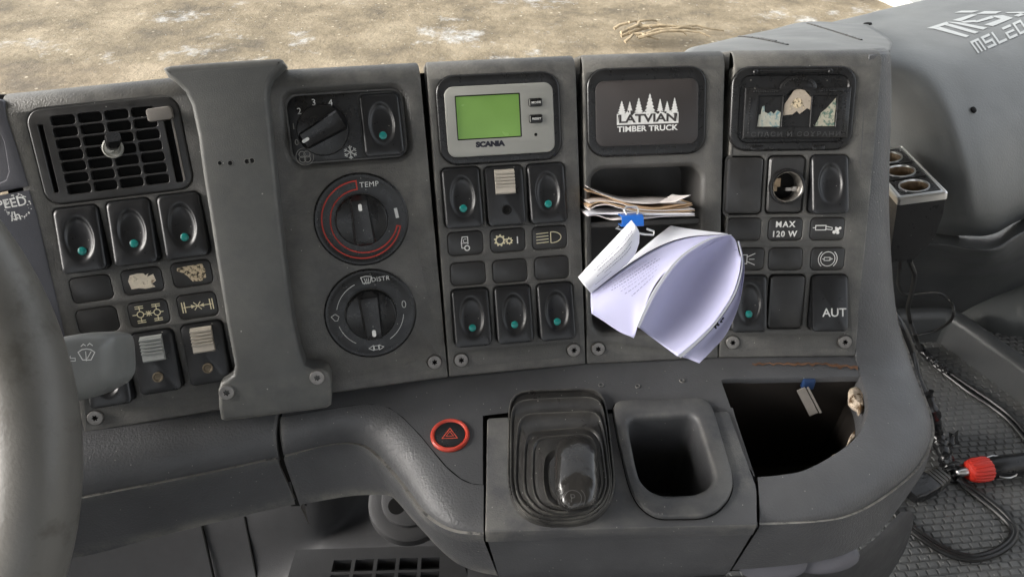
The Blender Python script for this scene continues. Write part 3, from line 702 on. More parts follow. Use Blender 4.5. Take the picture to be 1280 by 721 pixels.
# ---- panel D: plaque above an open cubby
TD = thing('dashboard_module', 'dashboard panel with the pine tree timber truck plaque above an open cubby', 'dashboard module', PD.m, 'dashboard modules')
pc = PD.c(808.3,140.2); scD = [PD.c(747.5,435.5)]
x0, y0 = PD.c(735.5,423); x1, y1 = PD.c(883,201)
pk = [((x0+x1)/2, (y0+y1)/2), x1-x0, y1-y0]
fascia(TD, WD, [(shift(rrect(.0835,.0600,.0125,7), *pc), .003, .0007, 1), (shift(rrect(pk[1], pk[2], .013, 8), *pk[0]), .052, .0035, 2, 2), hole_screw(scD[0])], m=('fascia','void','niche'))
for c in scD: screw(TD, c)
dv_ = PD.c(800,279,-.004)[1]
mb = MB(); mb.rbox((pk[0][0], 0), pk[1]-.005, .0042, -.051, -.003, .0012, .001); mb.build('cubby_shelf', 'niche', TD, (0,dv_,0))
mb = MB(); L = rrect(.0823,.0588,.012,7); mb.loft([ZZ(L,-.002), ZZ(L,.0007), ZZ(inset(L,.0006),.0013), ZZ(inset(L,.0014),.0015), ZZ(inset(L,.0052),.0013)], cap1=True)
pq = mb.build('plaque', 'black', TD, (*pc, 0))
mb = MB(); mb.rbox((-.0001,-.0005), .0710, .0438, .0, .0021, .006, .0005, seg=7); mb.build('plate', 'plaque', pq)
lg = MB(); bw = .0425
lx, ly = 0.0006, -.0040
a_, b_ = PD.c(771,156,.002), PD.c(848,140,.002); bw = b_[0]-a_[0]; lx = (a_[0]+b_[0])/2-pc[0]; yb = a_[1]-pc[1]-.0002; yt = b_[1]-pc[1]
def frame_rect(mb, x0, x1, y0, y1): mb.add([(x0,y0,0),(x1,y0,0),(x1,y1,0),(x0,y1,0)], [(0,1,2,3)], 0, True)
frame_rect(lg, lx-bw/2, lx+bw/2, yb-.0001, yb+.0009); frame_rect(lg, lx-bw/2, lx-bw/2+.0007, yb+.0009, yt); frame_rect(lg, lx+bw/2-.0007, lx+bw/2, yb+.0009, yt)
def pine(mb, x, y, h, wd):
    R = [(x-wd*.06, y)]; T = 6
    Lf = []
    for k in range(T):
        f0 = k/T; f1 = (k+1)/T; w0_ = wd/2*(1-f0)**.9; w1_ = wd/2*(1-f1)**.9*.62
        Lf += [(w0_, y+h*f0-.0002), (w1_, y+h*(f0+.7/T))]
    P = [(x+a, b) for a, b in Lf] + [(x, y+h)] + [(x-a, b) for a, b in Lf[::-1]]
    mb.fill([ccw(P)])
for fx_, hh, ww, by in ((.08,.0098,.0068,0),(.21,.0062,.0040,.0028),(.355,.0115,.0070,0),(.535,.0142,.0086,0),(.70,.0084,.0048,.0018),(.815,.0070,.0046,.0014),(.935,.0108,.0060,0)):
    pine(lg, lx-bw/2+bw*fx_, yt-.0006+by, hh, ww)
    if by: frame_rect(lg, lx-bw/2+bw*fx_-.0004, lx-bw/2+bw*fx_+.0004, yt-.0006, yt-.0006+by+.0004)
# snow band behind the cut-out letters: wavy top edge, letters stay dark
P = [(lx-bw/2+bw*k/24, yt+.0012*sin(k*1.9)+ .0004*sin(k*5.1)) for k in range(25)]
vs, fs, wd_ = text2d('LATVIAN', .0094, bold=.00030, sx=1.0)
sx_ = (bw-.003)/wd_; ys = [v[1] for v in vs]; th = max(ys)-min(ys)
lg.fill([[(lx-bw/2+.0007, yb+.0009), (lx+bw/2-.0007, yb+.0009)] + [(p[0]*1, p[1]) for p in P[::-1]][1:-1]])
logo = lg.build('tree_emblem', 'print', pq, (0,0,.0023))
mb = MB(); k_ = (yt-yb-.0016)/th; mb.add([(lx+x*sx_, (yb+.0009+yt)/2-.0002+y*k_, 0) for x, y in vs], fs, 0, True); mb.build('cutout_lettering', 'plaque', pq, (0,0,.00242))
vs, fs, wd_ = text2d('TIMBER TRUCK', .0056, bold=.00016, spacing=1.02); mb = MB(); k_ = (bw-.0004)/wd_
mb.add([(lx+x*k_, yb-.0030+y*.92, 0) for x, y in vs], fs, 0, True); mb.build('lettering', 'print', pq, (0,0,.0023))

# ---- panel E: framed icons, 12 volt socket, switches
TE = thing('dashboard_module', 'rightmost dashboard panel with a torn black picture frame above a round power socket', 'dashboard module', PE.m, 'dashboard modules')
gE = [PE.c(*p, .002) for p in ((930.8,232.5),(983,231.5),(1036,230.5),(935,379),(983.3,378),(1035.5,378))]
pE = [PE.c(*p) for p in ((929.7,286.8),(981.7,286.5),(1034.3,286.3),(934,324),(981.9,323.7),(1034.6,323.6))]
scE = [PE.c(915.5,427.5), PE.c(1055.5,427)]
ic = PE.c(990.3,136.5)
fascia(TE, WE, [(shift(rrect(.0870,.0575,.0125,7), *ic), .003, .0007, 1)] + [hole_sw(c) for c in gE] + [hole_pl(c) for c in pE] + [hole_screw(c) for c in scE])
blank(TE, (*gE[0], 0), True); blank(TE, (*gE[4], 0), True)
rocker(TE, (*gE[2], 0), lens=False); rocker(TE, (*gE[3], 0), lens=True)
o = rocker_mesh(False, 1.1).build('rocker_switch', 'switch', TE, (*gE[5], 0)); tag(o, 'flat rocker switch lettered AUT in white')
mb = MB(); letter(mb, 'AUT', .0084, (.0026,-.0062), bold=.0001, sx=1.05); l_ = mb.build('lettering', 'print', o, (0,0,0))
for v in l_.data.vertices: v.co.z = .0058 - 1.1*v.co.y/SH*.0080 + .00012
mb = MB(); w_, h_ = SW-.001, SH-.001; R0 = rrect(w_, h_, .0032)
mb.loft([ZZ(R0,-.003), ZZ(R0,.0003), ZZ(inset(R0,.0012),.0015)]); cO = circ(.0118, 40); mb.fill([inset(R0,.0012), [(p[0], p[1]-.001) for p in cO]], z=.0015)
mb.loft([[(p[0], p[1]-.001, .0015) for p in circ(.0118,40)], [(p[0], p[1]-.001, -.028) for p in circ(.0118,40)]], mi=1, cap1=True)
so = mb.build('power_socket', ['plate','void'], TE, (*gE[1], 0))
mb = MB(); mb.lathe([(.0124,.0012),(.0126,.0036),(.0122,.0048),(.0112,.0050),(.0106,.0042)], (0,-.001,0), 48, cap=False); mb.build('socket_collar', 'black', so)
mb = MB(); mb.lathe([(.0106,.0042),(.0104,.0048),(.0098,.0040),(.0096,-.024)], (0,-.001,0), 48, cap=False); mb.build('socket_barrel', 'steel', so)
mb = MB()
mb.box((.004,-.0035,-.006),(.004,.0022,.003)); mb.box((-.0035,.001,-.010),(.006,.006,.003),1); mb.box((-.005,-.003,-.008),(.003,.004,.003),1); mb.box((.0075,-.003,-.004),(.003,.003,.004))
mb.build('corroded_contact', ['steel','brass'], so)
for i, c in enumerate(pE):
    o = blank(TE, (*c, 0), name='blank_cover' if i in (0,4) else 'symbol_plate')
    f_ = {1: s_max, 2: s_exh, 3: s_horn, 5: s_exb}.get(i)
    if f_: sym(o, 'lettering' if i == 1 else 'symbol', f_, 'print')
for c in scE: screw(TE, c)
mb = MB(); L = rrect(.0858,.0563,.012,7)
mb.loft([ZZ(L,-.002), ZZ(L,.0008), ZZ(inset(L,.0006),.0015), ZZ(inset(L,.0014),.0017), ZZ(inset(L,.0052),.0016), ZZ(inset(L,.0060),.0006)], cap1=True)
fr = mb.build('picture_frame', 'black', TE, (*ic, 0))
# inner embossed rectangle with an arched head
e0 = PE.c(932,110,.003); e1 = PE.c(1059,172.5,.003)
cx_, cy_ = (e0[0]+e1[0])/2-ic[0], (e0[1]+e1[1])/2-ic[1]; ew, eh = e1[0]-e0[0], e0[1]-e1[1]
mb = MB()
def archL(w_, h_, rx, ry, off=0):
    P = [(-w_/2,-h_/2),(w_/2,-h_/2),(w_/2,h_/2)]
    P += [(rx*cos(radians(a)), h_/2-.0005+ry*sin(radians(a))) for a in range(0, 181, 12)]
    return P+[(-w_/2,h_/2)]
A0 = archL(ew, eh, .0125, .0085)
wins = [shift(rrect(.0172,.0215,.0004,2), -.0188, .0010), shift(archL(.0195,.0215,.0085,.0050), .0, .0010), shift(rrect(.0172,.0215,.0004,2), .0188, .0010)]
A0s = [A0, inset(ccw(A0), .0008)]
mb.loft([ZZ(ccw(A0),.0004), ZZ(ccw(A0),.0030), ZZ(A0s[1],.0036)]); mb.fill([A0s[1]]+wins, z=.0036)
for wl in wins: mb.loft([ZZ(ccw(wl),.0036), ZZ(inset(ccw(wl),.0004),.0030), ZZ(inset(ccw(wl),.0004),.0022)])
for k in range(40):      # beaded border
    t = k/40
    for s in (-1, 1): 
        if k < 12: mb.lathe([(.0007,.0035),(.0006,.0040),(.0002,.0043)], (s*(ew/2-.0035), -eh/2+.004+k*.0021, 0), 8)
for k in range(11):
    for s in (-1, 1): mb.lathe([(.0007,.0035),(.0006,.0040),(.0002,.0043)], (s*(.0145+k*.0016), eh/2-.0026, 0), 8)
for a in range(15, 170, 12): mb.lathe([(.0006,.0035),(.0005,.0040),(.0002,.0042)], (.0104*cos(radians(a)), eh/2-.0008+.0066*sin(radians(a)), 0), 8)
ef = mb.build('embossed_surround', 'black', fr, (cx_, cy_, 0))
mb = MB(); letter(mb, 'СПАСИ И СОХРАНИ', .0042, (0,-eh/2+.0030), bold=.00008, sx=1.28, spacing=1.25); t_ = mb.build('raised_lettering', 'emboss', fr, (cx_, cy_, .0038))
mb = MB(); mb.box((0,.001,.0023),(.058,.022,.0004)); mb.build('backing', 'black', fr, (cx_, cy_, 0))
def scrap(P, m, x): 
    mb = MB(); mb.fill([ccw(mmL(P))]); mb.build('torn_picture', m, fr, (cx_+x*mm, cy_+.001, .0028))
M['icon1'] = mat('faded_picture', (.40,.40,.34), .6, .3, var=.15, vscale=200, wear=((.10,.22,.25), 260, .50, .62))
M['icon2'] = mat('worn_picture', (.42,.36,.29), .6, .3, var=.12, vscale=200, wear=((.15,.13,.11), 230, .58, .66))
M['icon3'] = mat('torn_green_picture', (.40,.38,.30), .6, .3, var=.12, vscale=200, wear=((.09,.16,.13), 300, .48, .58))
scrap([(-8,-10),(-7.4,-2),(-6,-1.6),(-5.4,3.4),(-3.8,4),(-3.4,0),(-1,-1.2),(1,.2),(3,-1.4),(5,1.2),(7.8,-.4),(7.6,-10)], 'icon1', -18.8)
scrap([(-9.4,-2.5),(-8.8,5),(-5.5,10),(-3,14),(0,15.4),(4,14.6),(8,10.6),(9.2,9.8),(9.2,1),(7,2.2),(4.6,.2),(2,-1.6),(0,.4),(-3,-2),(-6,-2.2)], 'icon2', 0)
scrap([(-5.8,-10),(-3.6,-5.4),(-2,-1),(1.4,1.8),(4.2,5),(7.6,9),(8.0,3),(7.6,-4),(8.0,-10)], 'icon3', 18.8)
mb = MB(); disc(mb, (0,5.4), 3.2, 24); rib(mb, [(-5,1.6),(-3.8,5),(-2.6,7.8),(0,9),(2.6,7.8),(3.8,5),(5,1.6)], .5); mb.build('pictured_head', 'sticker_dark', fr, (cx_, cy_+.001, .0029))
mb = MB(); mb.tube([(-.026,.0245,.0030),(.025,.0250,.0030)], .0013, 8); 
for s in (-.026, .025): mb.lathe([(.0018,.001),(.0018,.0040),(.0012,.0046)], (s,.0246,0), 12)
mb.build('hinge_pin', 'black', fr, (-.002,0,0))
for s in (-1, 1):
    mb = MB(); mb.rbox((0,0), .009, .0035, .001, .0026, .001, .0005); mb.build('clip_tab', 'black', fr, (s*.0215-.002,-.0262,0))
# ------------------------------------------------------------------ unseen cab around the dash, added to block and bounce light: roof, rear wall, floor and doors with open windows
M['lining'] = mat('cab_lining', (.38,.375,.36), .8, .3, grain=.3, gscale=200, var=.05)
TX = thing('cab_shell', 'unseen light grey cab lining shaping the light on the dash, with large side windows and windscreen opening', 'cab')
mb = MB()
for c_, d_ in (((0,-.22,3.12),(2.3,1.72,.05)),): mb.box(c_, d_)
mb.build('roof', 'lining', TX)
mb = MB(); mb.box((0,-1.05,1.85),(2.3,.05,1.1)); mb.box((-.95,-1.05,2.75),(.4,.049,.7)); mb.box((.95,-1.05,2.75),(.4,.049,.7)); mb.build('rear_wall', 'lining', TX)  # upper middle left open, an added gap that brightens the cab
mb = MB(); mb.box((0,0,1.30),(2.3,2.1,.05)); mb.build('cab_floor', 'lowdash', TX)
for sx in (-1, 1):
    mb = MB(); mb.box((sx*1.15,0,1.82),(.06,2.1,1.04)); mb.box((sx*1.15,-.86,2.71),(.06,.36,.86)); mb.build('door', 'lining', TX)
def glass_material():
    m = bpy.data.materials.new('windscreen_glass'); m.use_nodes = True; n = m.node_tree.nodes; l = m.node_tree.links; n.remove(n['Principled BSDF'])
    t = n.new('ShaderNodeBsdfTransparent'); t.inputs[0].default_value = (.97,.98,.97,1); g = n.new('ShaderNodeBsdfGlossy'); g.inputs['Roughness'].default_value = .02
    d = n.new('ShaderNodeBsdfDiffuse'); d.inputs[0].default_value = (.5,.48,.44,1)
    f = n.new('ShaderNodeLayerWeight'); f.inputs[0].default_value = .12
    mx = n.new('ShaderNodeMixShader'); mul = n.new('ShaderNodeMath'); mul.operation = 'MULTIPLY'; mul.inputs[1].default_value = .35; l.new(f.outputs['Fresnel'], mul.inputs[0])
    l.new(mul.outputs[0], mx.inputs[0]); l.new(t.outputs[0], mx.inputs[1]); l.new(g.outputs[0], mx.inputs[2])
    tc = n.new('ShaderNodeTexCoord'); no = n.new('ShaderNodeTexNoise'); no.inputs['Scale'].default_value = 9; no.inputs['Detail'].default_value = 8; l.new(tc.outputs['Object'], no.inputs['Vector'])
    r = n.new('ShaderNodeMapRange'); r.inputs[1].default_value = .45; r.inputs[2].default_value = .75; r.inputs[4].default_value = .10; l.new(no.outputs[0], r.inputs[0])
    m2 = n.new('ShaderNodeMixShader'); l.new(r.outputs[0], m2.inputs[0]); l.new(mx.outputs[0], m2.inputs[1]); l.new(d.outputs[0], m2.inputs[2])
    l.new(m2.outputs[0], n['Material Output'].inputs[0]); return m
M['glass'] = glass_material(); M['drop'] = mat('water_drop', (.62,.60,.55), .1, .8)
wb, wt = Vector((0,1.30,2.10)), Vector((0,.70,3.10)); wu = (wt-wb).normalized(); PWs = Plane(wb, AX, wu)
TWs = thing('windscreen', 'clear windscreen with fine dirt and tiny dried water spots in front of the dash', 'windscreen', PWs.m)
mb = MB(); mb.add([(-1.2,0,0),(1.2,0,0),(1.2,(wt-wb).length,0),(-1.2,(wt-wb).length,0)], [(0,1,2,3)], 0, True); mb.build('glass_pane', 'glass', TWs)
mb = MB()
for k in range(420):
    q = PWs.c(random.gauss(430,330), random.uniform(-30,110)); r = random.choice((.0005,.0006,.0008,.0011)); n0 = len(mb.v)
    mb.lathe([(r,.0),(r*.8,r*.25),(r*.2,r*.4)], (q[0], q[1], .0003), 7)
tag(mb.build('water_spots', 'drop', TWs), kind='stuff')
# ------------------------------------------------------------------ instrument cluster at the far left
TI = thing('instrument_cluster', 'edge of the grey instrument housing left of the air vent, worn speed lettering on it', 'instrument cluster', PA.m)
def facet(parent, name, px, m, off=0, thick=.03, b=.0016, hole=None):
    L = ccw([PA.c(*p, off) for p in px]); mb = MB(); o_ = off
    mb.loft([ZZ(L, off-thick), ZZ(L, off-b), ZZ(inset(L, b*.3), off-b*.3), ZZ(inset(L, b), off)])
    hs = [ccw([PA.c(*p, off) for p in hole])] if hole else []
    mb.fill([inset(L, b)]+hs, z=off)
    for h in hs: mb.loft([ZZ(h, off), ZZ(inset(h,.0005), off-.0006), ZZ(inset(h,.0012), off-.0035)], cap1=True)
    return mb.build(name, m, parent)
facet(TI, 'upper_housing', [(-150,160),(-60,138),(0,124),(4,127),(9,150),(36,233),(-60,252),(-150,270)], 'cluster', .001, hole=[(-80,170),(-12,160),(0,165),(6,178),(12,215),(8,226),(-4,232),(-80,246)])
fo = facet(TI, 'lower_housing', [(-150,275),(-60,256),(36,237),(46,268),(72,380),(92,470),(-60,520),(-150,540)], 'cluster', .001)
mb = MB()
q = PA.c(17,253.5,.001); letter(mb, 'SPEED', .0078, (q[0]-.003, q[1]), .0012, rot=.05, bold=.0001)
q = PA.c(19,270,.001); letter(mb, '/h', .0078, q, .0012, rot=.05, bold=.0001)
mb.build('lettering', 'print', fo)
mb = MB()
for k in range(60):
    a = random.uniform(0, 6.28); q = PA.c(22+17*cos(a)*random.uniform(.75,1.05), 259+15*sin(a)*random.uniform(.75,1.1), .001); r = random.uniform(.0002,.0006)
    mb.add([(q[0]+p[0], q[1]+p[1]*random.uniform(.5,1.3), .00115) for p in circ(r, 7)], [tuple(range(7))], 0, True)
mb.build('scratches', 'print', fo)
facet(TI, 'side_gap', [(-20,118),(14,118),(110,545),(80,545)], 'void', -.012, .02)

# ------------------------------------------------------------------ console: top, rolled front edge, right-hand pillar
TK = thing('centre_console', 'dark grey centre console below the switch panels with rolled padded edge and hazard button', 'console', PS.m)
L3 = PS.loc
def L2(px, py, off=0): q = PS.c(px, py, off); return (q[0], q[1])
c0 = [(351,521),(400,513),(440,507),(466,505.5),(486,510),(503,522),(524,543.5),(541,564),(557,583),(575,598),(590,604.5),(604.5,606)]
c1 = [(357,568),(385,561),(415,554.5),(440,553),(457,556.5),(472,567),(489,585),(507,607),(528,635),(548,652),(572,662),(604.5,665)]
c2 = [(377,630),(410,624),(440,619.5),(466,618),(486,619),(497,627),(517,650.6),(534,669),(551,687),(572,704),(597,714),(622,719)]
def roll(c0, c1, c2, o0, o1, o2, n=80, nb=9, lip=.0022):
    A = even([S(*p, o) for p, o in zip(c0, o0)], n); B = crom([S(*p, o) for p, o in zip(c1, o1)], n); C_ = crom([S(*p, o) for p, o in zip(c2, o2)], n)
    A = crom([S(*p, o) for p, o in zip(c0, o0)], n)
    return A, B, C_
def bolster(A, B, C_, N, nb=10, lip=.0034):
    rows = []
    for k in range(nb+1):
        t = k/nb*pi/2*.93; R = []
        for a, b, nn in zip(A, B, N):
            d = b-a; v_ = nn*(d@nn); h_ = d-v_; t2 = t/(.93*pi/2)
            R.append(a + h_*(sin(t)/sin(.93*pi/2)) + v_*((1-cos(t))/(1-cos(.93*pi/2))))
        rows.append(R)
    # a small raised bead along the crease, then the front face
    R1, R2 = [], []
    for a, b, c, nn in zip(A, B, C_, N):
        out = (b-a); out = (out - nn*(out@nn)); out = out.normalized() if out.length > 1e-6 else Vector((0,0,0))
        R1.append(b + out*lip*.7 + nn*lip*.25); R2.append(b + out*lip*.9 - nn*lip*1.1)
    rows.append(R1); rows.append(R2)
    for k in range(1, 7):
        f = k/6; rows.append([r2.lerp(c, f) for r2, c in zip(R2, C_)])
    # underside turned back
    rows.append([c + (a-c)*.30 - nn*.004 for a, c, nn in zip(A, C_, N)]); 
    return rows
n_ = PS.n
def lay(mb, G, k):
    """moulding surface whose crease bead (rows k to k+2) carries worn, dusty plastic, lightened as a painted highlight"""
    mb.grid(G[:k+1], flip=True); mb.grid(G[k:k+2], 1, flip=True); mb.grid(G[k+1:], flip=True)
o1l = [-.020,-.020,-.021,-.022,-.022,-.021,-.019,-.017,-.014,-.011,-.008,-.006]
A, B, C_ = roll(c0, c1, c2, [0]*12, o1l, [-.062,-.062,-.060,-.058,-.056,-.055,-.054,-.053,-.052,-.052,-.052,-.052])
rows = bolster(A, B, C_, [n_]*len(A))
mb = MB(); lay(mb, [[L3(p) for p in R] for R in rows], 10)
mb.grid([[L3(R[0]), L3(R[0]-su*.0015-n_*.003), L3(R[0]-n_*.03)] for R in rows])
lk = mb.build('knee_roll', ['console','dusthighlight'], TK, ang=50)
# right-hand bolster and pillar
Ipx = [(1089,63.5),(1087.5,67.5),(1086,76),(1080,130),(1072.5,260),(1070,380),(1070.5,440),(1076,470),(1084,494),(1084.5,518),(1072,545),(1045,567),(1007,587),(975,593.5),(947,596)]
Opx = [(1101,63.5),(1106,67),(1108,78),(1110,130),(1108,260),(1117,385),(1135,445),(1151,490),(1163,525),(1162,553),(1143,587),(1103,620),(1062,642),(1021,650),(949,653)]
Od = [.562,.553,.551,.556,.572,.590,.583,.566,.548,None,None,None,None,None,None]
Oo = [0]*9+[-.020,-.020,-.019,-.017,-.012,-.006]
I3 = [PE.hit(*p, o) for p, o in zip(Ipx[:7], (-.012,-.005,-.0006,0,0,0,0))] + [S(*p) for p in Ipx[7:]]
O3 = [V3(*p, d) if d else S(*p, o) for p, d, o in zip(Opx, Od, Oo)]
Cpx = [(1095,64),(1099,68),(1101,80),(1104,130),(1102,260),(1110,385),(1128,445),(1146,495),(1161,545),(1158,580),(1138,614),(1098,665),(1060,690),(1010,703),(915,712)]
Cd = [.60,.60,.60,.61,.63,.64,.635,.62,.60]
C3 = [V3(*p, d) for p, d in zip(Cpx[:9], Cd)] + [S(*p, -.052) for p in Cpx[9:]]
nn_ = [PE.n]*6 + [PE.n.lerp(n_, .4).normalized(), PE.n.lerp(n_, .75).normalized()] + [n_]*7
n = 110; A, B, C_ = crom(I3, n), crom(O3, n), crom(C3, n); NN = [v.normalized() for v in crom(nn_, n)]
rows = bolster(A, B, C_, NN, 12, .0026)
ins = [[a - nn*.03 for a, nn in zip(A, NN)], [a - nn*.0015 + (a-b).normalized()*.0008 for a, b, nn in zip(A, B, NN)]]
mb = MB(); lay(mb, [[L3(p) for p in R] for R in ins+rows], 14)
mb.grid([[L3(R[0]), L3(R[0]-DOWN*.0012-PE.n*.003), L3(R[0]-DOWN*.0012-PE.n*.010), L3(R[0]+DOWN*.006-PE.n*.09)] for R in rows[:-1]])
mb.build('end_bolster', ['console','dusthighlight'], TK, ang=50)
# flat top sheet with the insert cut out and the open tray hole
top = [(352,520),(400,512),(440,506),(466,504.5),(487,509),(504,521),(525,542.5),(542,563),(558,582),(576,597),(590,603.5),(603.5,605)]
top += [(603.5,519),(636,515),(760,511),(880,507.5),(916,509),(919,520),(944,594),(946.5,597.5)]
hole = [(901,475),(904,473),(1060,470),(1076,471)] + Ipx[8:]   # runs along the bolster's inner edge
hz = [(901,475)]
# region right of the insert: only the thin strip left of the hole and the bridge above it
top = top[:-2] + [(942,594),(944,594.5),(902.5,478),(901,474),(905,472),(1074,469),(1071,448),(1070,440),(1050,425),(898,425),(733,432),(561,448),(400,480),(352,500)]
mb = MB(); tl = [L2(*p) for p in top]; mb.fill([ccw(tl)], z=-.0004)
mb.build('console_top', 'insert', TK)
# rim and shaft of the open tray hole
inner = [(902.5,478),(901,474),(905,472),(1074,469)]
mb = MB(); Lr = [Vector((*L2(*p), -.0004)) for p in inner]
rr = [[p + Vector(o_) for p in Lr] for o_ in ((0,0,0),(0,-.0008,-.0010),(0,-.0012,-.0050),(0,.004,-.010))]
mb.grid(rr); mb.build('hole_rim', 'insert', TK)
mb = MB(); hl = [L2(901,474), L2(944,594.5)] + [L2(*p) for p in Ipx[:6:-1]] + [L2(1074,469)]
hl = [L2(901,474), L2(945,595.5)] + [tuple(L3(p)[:2]) for p in A[::-1] if L3(p)[1] < L2(1074,469)[1]] + [L2(1074,469)]
hc = ccw(hl); mb.loft([ZZ(hc,-.0045), ZZ(inset(hc,-.001),-.030), ZZ(inset(hc,-.004),-.12)], cap1=True)
mb.build('tray_shaft', 'shaft', TK)
# rust coloured broken lip above the hole and crumbled foam on the right
mb = MB(); P0 = [(940+4.4*k, 455+1.2*sin(k*2.3)+(0 if k < 20 else (k-20)*.4)) for k in range(31)]
U = []; D_ = []
for k, p in enumerate(P0):
    h_ = random.uniform(.2,1.6)*(1 if k < 10 else 1.5+ (k-10)*.09); a = L2(p[0], p[1]-1); b_ = L2(p[0], p[1]+h_); U.append((a[0],a[1],.0004)); D_.append((b_[0],b_[1],.0005))
mb.grid([D_, U]); mb.build('broken_edge', 'rust', TK)
for pl in ([(1063,484),(1070,482),(1077,485),(1080,492),(1079,500),(1081,508),(1076,514),(1074,508),(1068,505),(1063,499)], [(1064,542),(1068,538),(1069,545),(1064,551),(1060,554)], [(1038,571),(1045,567),(1047,570),(1041,574)]):
    mb = MB(); G = ccw([L2(*p, -.006) for p in pl]); cx_ = sum(p[0] for p in G)/len(G); cy_ = sum(p[1] for p in G)/len(G)
    mb.loft([ZZ(G,-.012), ZZ(G,-.007), [(cx_+(p[0]-cx_)*.7, cy_+(p[1]-cy_)*.7, -.0045+random.uniform(-.001,.001)) for p in G]], cap1=True); mb.build('torn_foam', 'foam', TK)
# insert plate
pin = [(609,524),(611,522),(640,520),(762,515.5),(890,514),(909,513.5),(912,516),(917,530),(944.5,604),(946,612),(946.5,655)]
pin += [(946,655.5),(900,657),(770,660),(700,662),(612,664.5),(606.5,664)]
il = ccw([L2(*p) for p in pin])
boot = [(641,501),(650,493),(744,489.5),(752,496),(760,530),(768,605),(764,625),(745,648),(720,654),(680,654),(655,645),(640,622),(636,600),(637,540)]
cup = [(764.5,508),(768,504),(880,500),(886,504),(893,522),(914.5,596),(915.5,610),(910,625),(897,640),(878,648),(822,649),(805,640),(793,625),(785,605),(772,550)]
cupL = ccw([tuple(L3(S(*p))[:2]) for p in cup]); bootL = ccw([L2(*p) for p in boot])
mb = MB(); b = .0012
cutc = ccw([L2(*p) for p in [(779,521),(871,518),(881,532),(900,590),(900,606),(885,628),(865,636),(825,637),(805,624),(795,600)]])
cut = ccw([L2(*p) for p in [(646,525),(750,525),(764,600),(745,640),(655,640),(640,600)]])
mb.loft([ZZ(il,-.012), ZZ(il,-b), ZZ(inset(il,b*.3),-b*.3), ZZ(inset(il,b),0)]); mb.fill([inset(il,b), cutc], z=0); mb.loft([ZZ(ccw(cutc),0), ZZ(ccw(cutc),-.010)])
# front face of the insert
F0 = [S(*p, -.0030) for p in [(606.5,664.5),(700,662.5),(770,660.5),(900,657.5),(946.5,655.5)]]; F2 = [S(*p, -.050) for p in [(624,720),(700,719),(770,717.5),(850,715),(913,711)]]
F0, F2 = crom(F0, 30), crom(F2, 30)
FR = [[f0 + sf*.004 + n_*.0015 for f0 in F0], [f0 + sf*.0004 + n_*.0014 for f0 in F0], [f0 - sf*.0008 for f0 in F0], [f0 - sf*.0008 - n_*.0018 for f0 in F0]] 
FR += [[f0.lerp(f2, k/6) - n_*.001 for f0, f2 in zip(F0, F2)] for k in range(1,7)] + [[f2 + sf*.004 - n_*.02 for f2 in F2]]
mb.grid([[L3(p) for p in R] for R in FR], flip=True)
mb.build('insert_plate', 'insert', TK, ang=30)
# dark groove behind the insert and below the fascias
mb = MB(); gl = ccw([L2(*p) for p in [(352,505),(440,492),(560,470),(890,455),(896,480),(920,520),(950,600),(950,654),(600,662),(597,612),(570,600),(540,570),(505,526),(480,512),(440,512),(400,518),(352,526)]]); mb.fill([gl, cutc], z=-.0065)
mb.grid([[L3(f0 - n_*.006 + sf*.006 + su*s) for f0, s in ((F0[0],-.004),(F0[15],0),(F0[-1],.004))], [L3(f2 + sf*.008 + su*s) for f2, s in ((F2[0],-.004),(F2[15],0),(F2[-1],.004))]])
mb.build('joint_gap', 'void', TK)
# small screws and holes in the top
mb = MB()
for p, r in (((751.5,481),.0013),((797,482.5),.0011),((852.5,475.5),.0012),((1086,453),.0008),((1106,470.5),.0020)):
    q = L2(*p); z = .0 if p[0] < 1000 else -.0035
    if p[0] > 1080: continue
    mb.lathe([(r*1.7,-.0003),(r*1.5,.0006),(r,.0005),(r*.8,-.0002)], (q[0],q[1],0), 14, cap=True)
mb.build('screw_hole', 'insert', TK)
# hazard button
q = L2(562.5,544); mb = MB()
hz = mb.lathe([(.0132,-.001),(.0132,.0012),(.0124,.0021),(.0112,.0021),(.0104,.0010)], seg=48, cap=False).build('hazard_button', 'red', TK, (*q, 0))
mb = MB(); mb.lathe([(.0106,.0006),(.0102,.0013),(.0080,.0016),(.004,.0018),(.0005,.0018)], seg=40); mb.build('button_face', 'black', hz)
def s_haz(mb):
    T = [(0,4.6),(-5.2,-3.6),(5.2,-3.6)]; rib(mb, T, .55, True); rib(mb, [(x*.48, y*.48-.1) for x, y in T], .45, True)
sym(hz, 'warning_triangle', s_haz, 'redglow', .00195)
# oval caps under the right-hand end
for p, wd_, a in (((966,706),.030,.0),((1031,697),.030,.2)):
    P = S(*p, -.058); q = L3(P); mb = MB()
    mb.loft([[(q[0]+wd_*s*.78*cos(t), q[1]+.006*s*sin(t)-.001*h_, q[2]+.008*s*sin(t)+wd_*.3*a*cos(t)+h_*.0) for t in [2*pi*k/28 for k in range(28)]] for s, h_ in ((1,0),(.96,1.6),(.8,2.6),(.4,3.2))], cap1=True)
    mb.build('oval_cap', 'cluster', TK)
# lower base behind the oval caps
rows = [[S(820,722,-.06), S(912,719,-.062), S(985,716,-.064), S(1045,704,-.066), S(1090,676,-.070), S(1125,640,-.075)],
        [S(820,730,-.075), S(912,730,-.075), S(1000,726,-.076), S(1062,708,-.078), S(1104,678,-.080), S(1140,640,-.085)],
        [S(820,760,-.12), S(912,760,-.12), S(1000,756,-.12), S(1066,735,-.12), S(1106,705,-.12), S(1140,660,-.12)],
        [S(820,800,-.2), S(912,800,-.2), S(1000,795,-.2), S(1060,770,-.2), S(1100,735,-.2), S(1130,690,-.2)]]
mb = MB(); mb.grid([[L3(p) for p in R] for R in patch(rows, 40, 16)], flip=True); mb.build('base_skirt', 'under', TK, ang=60)

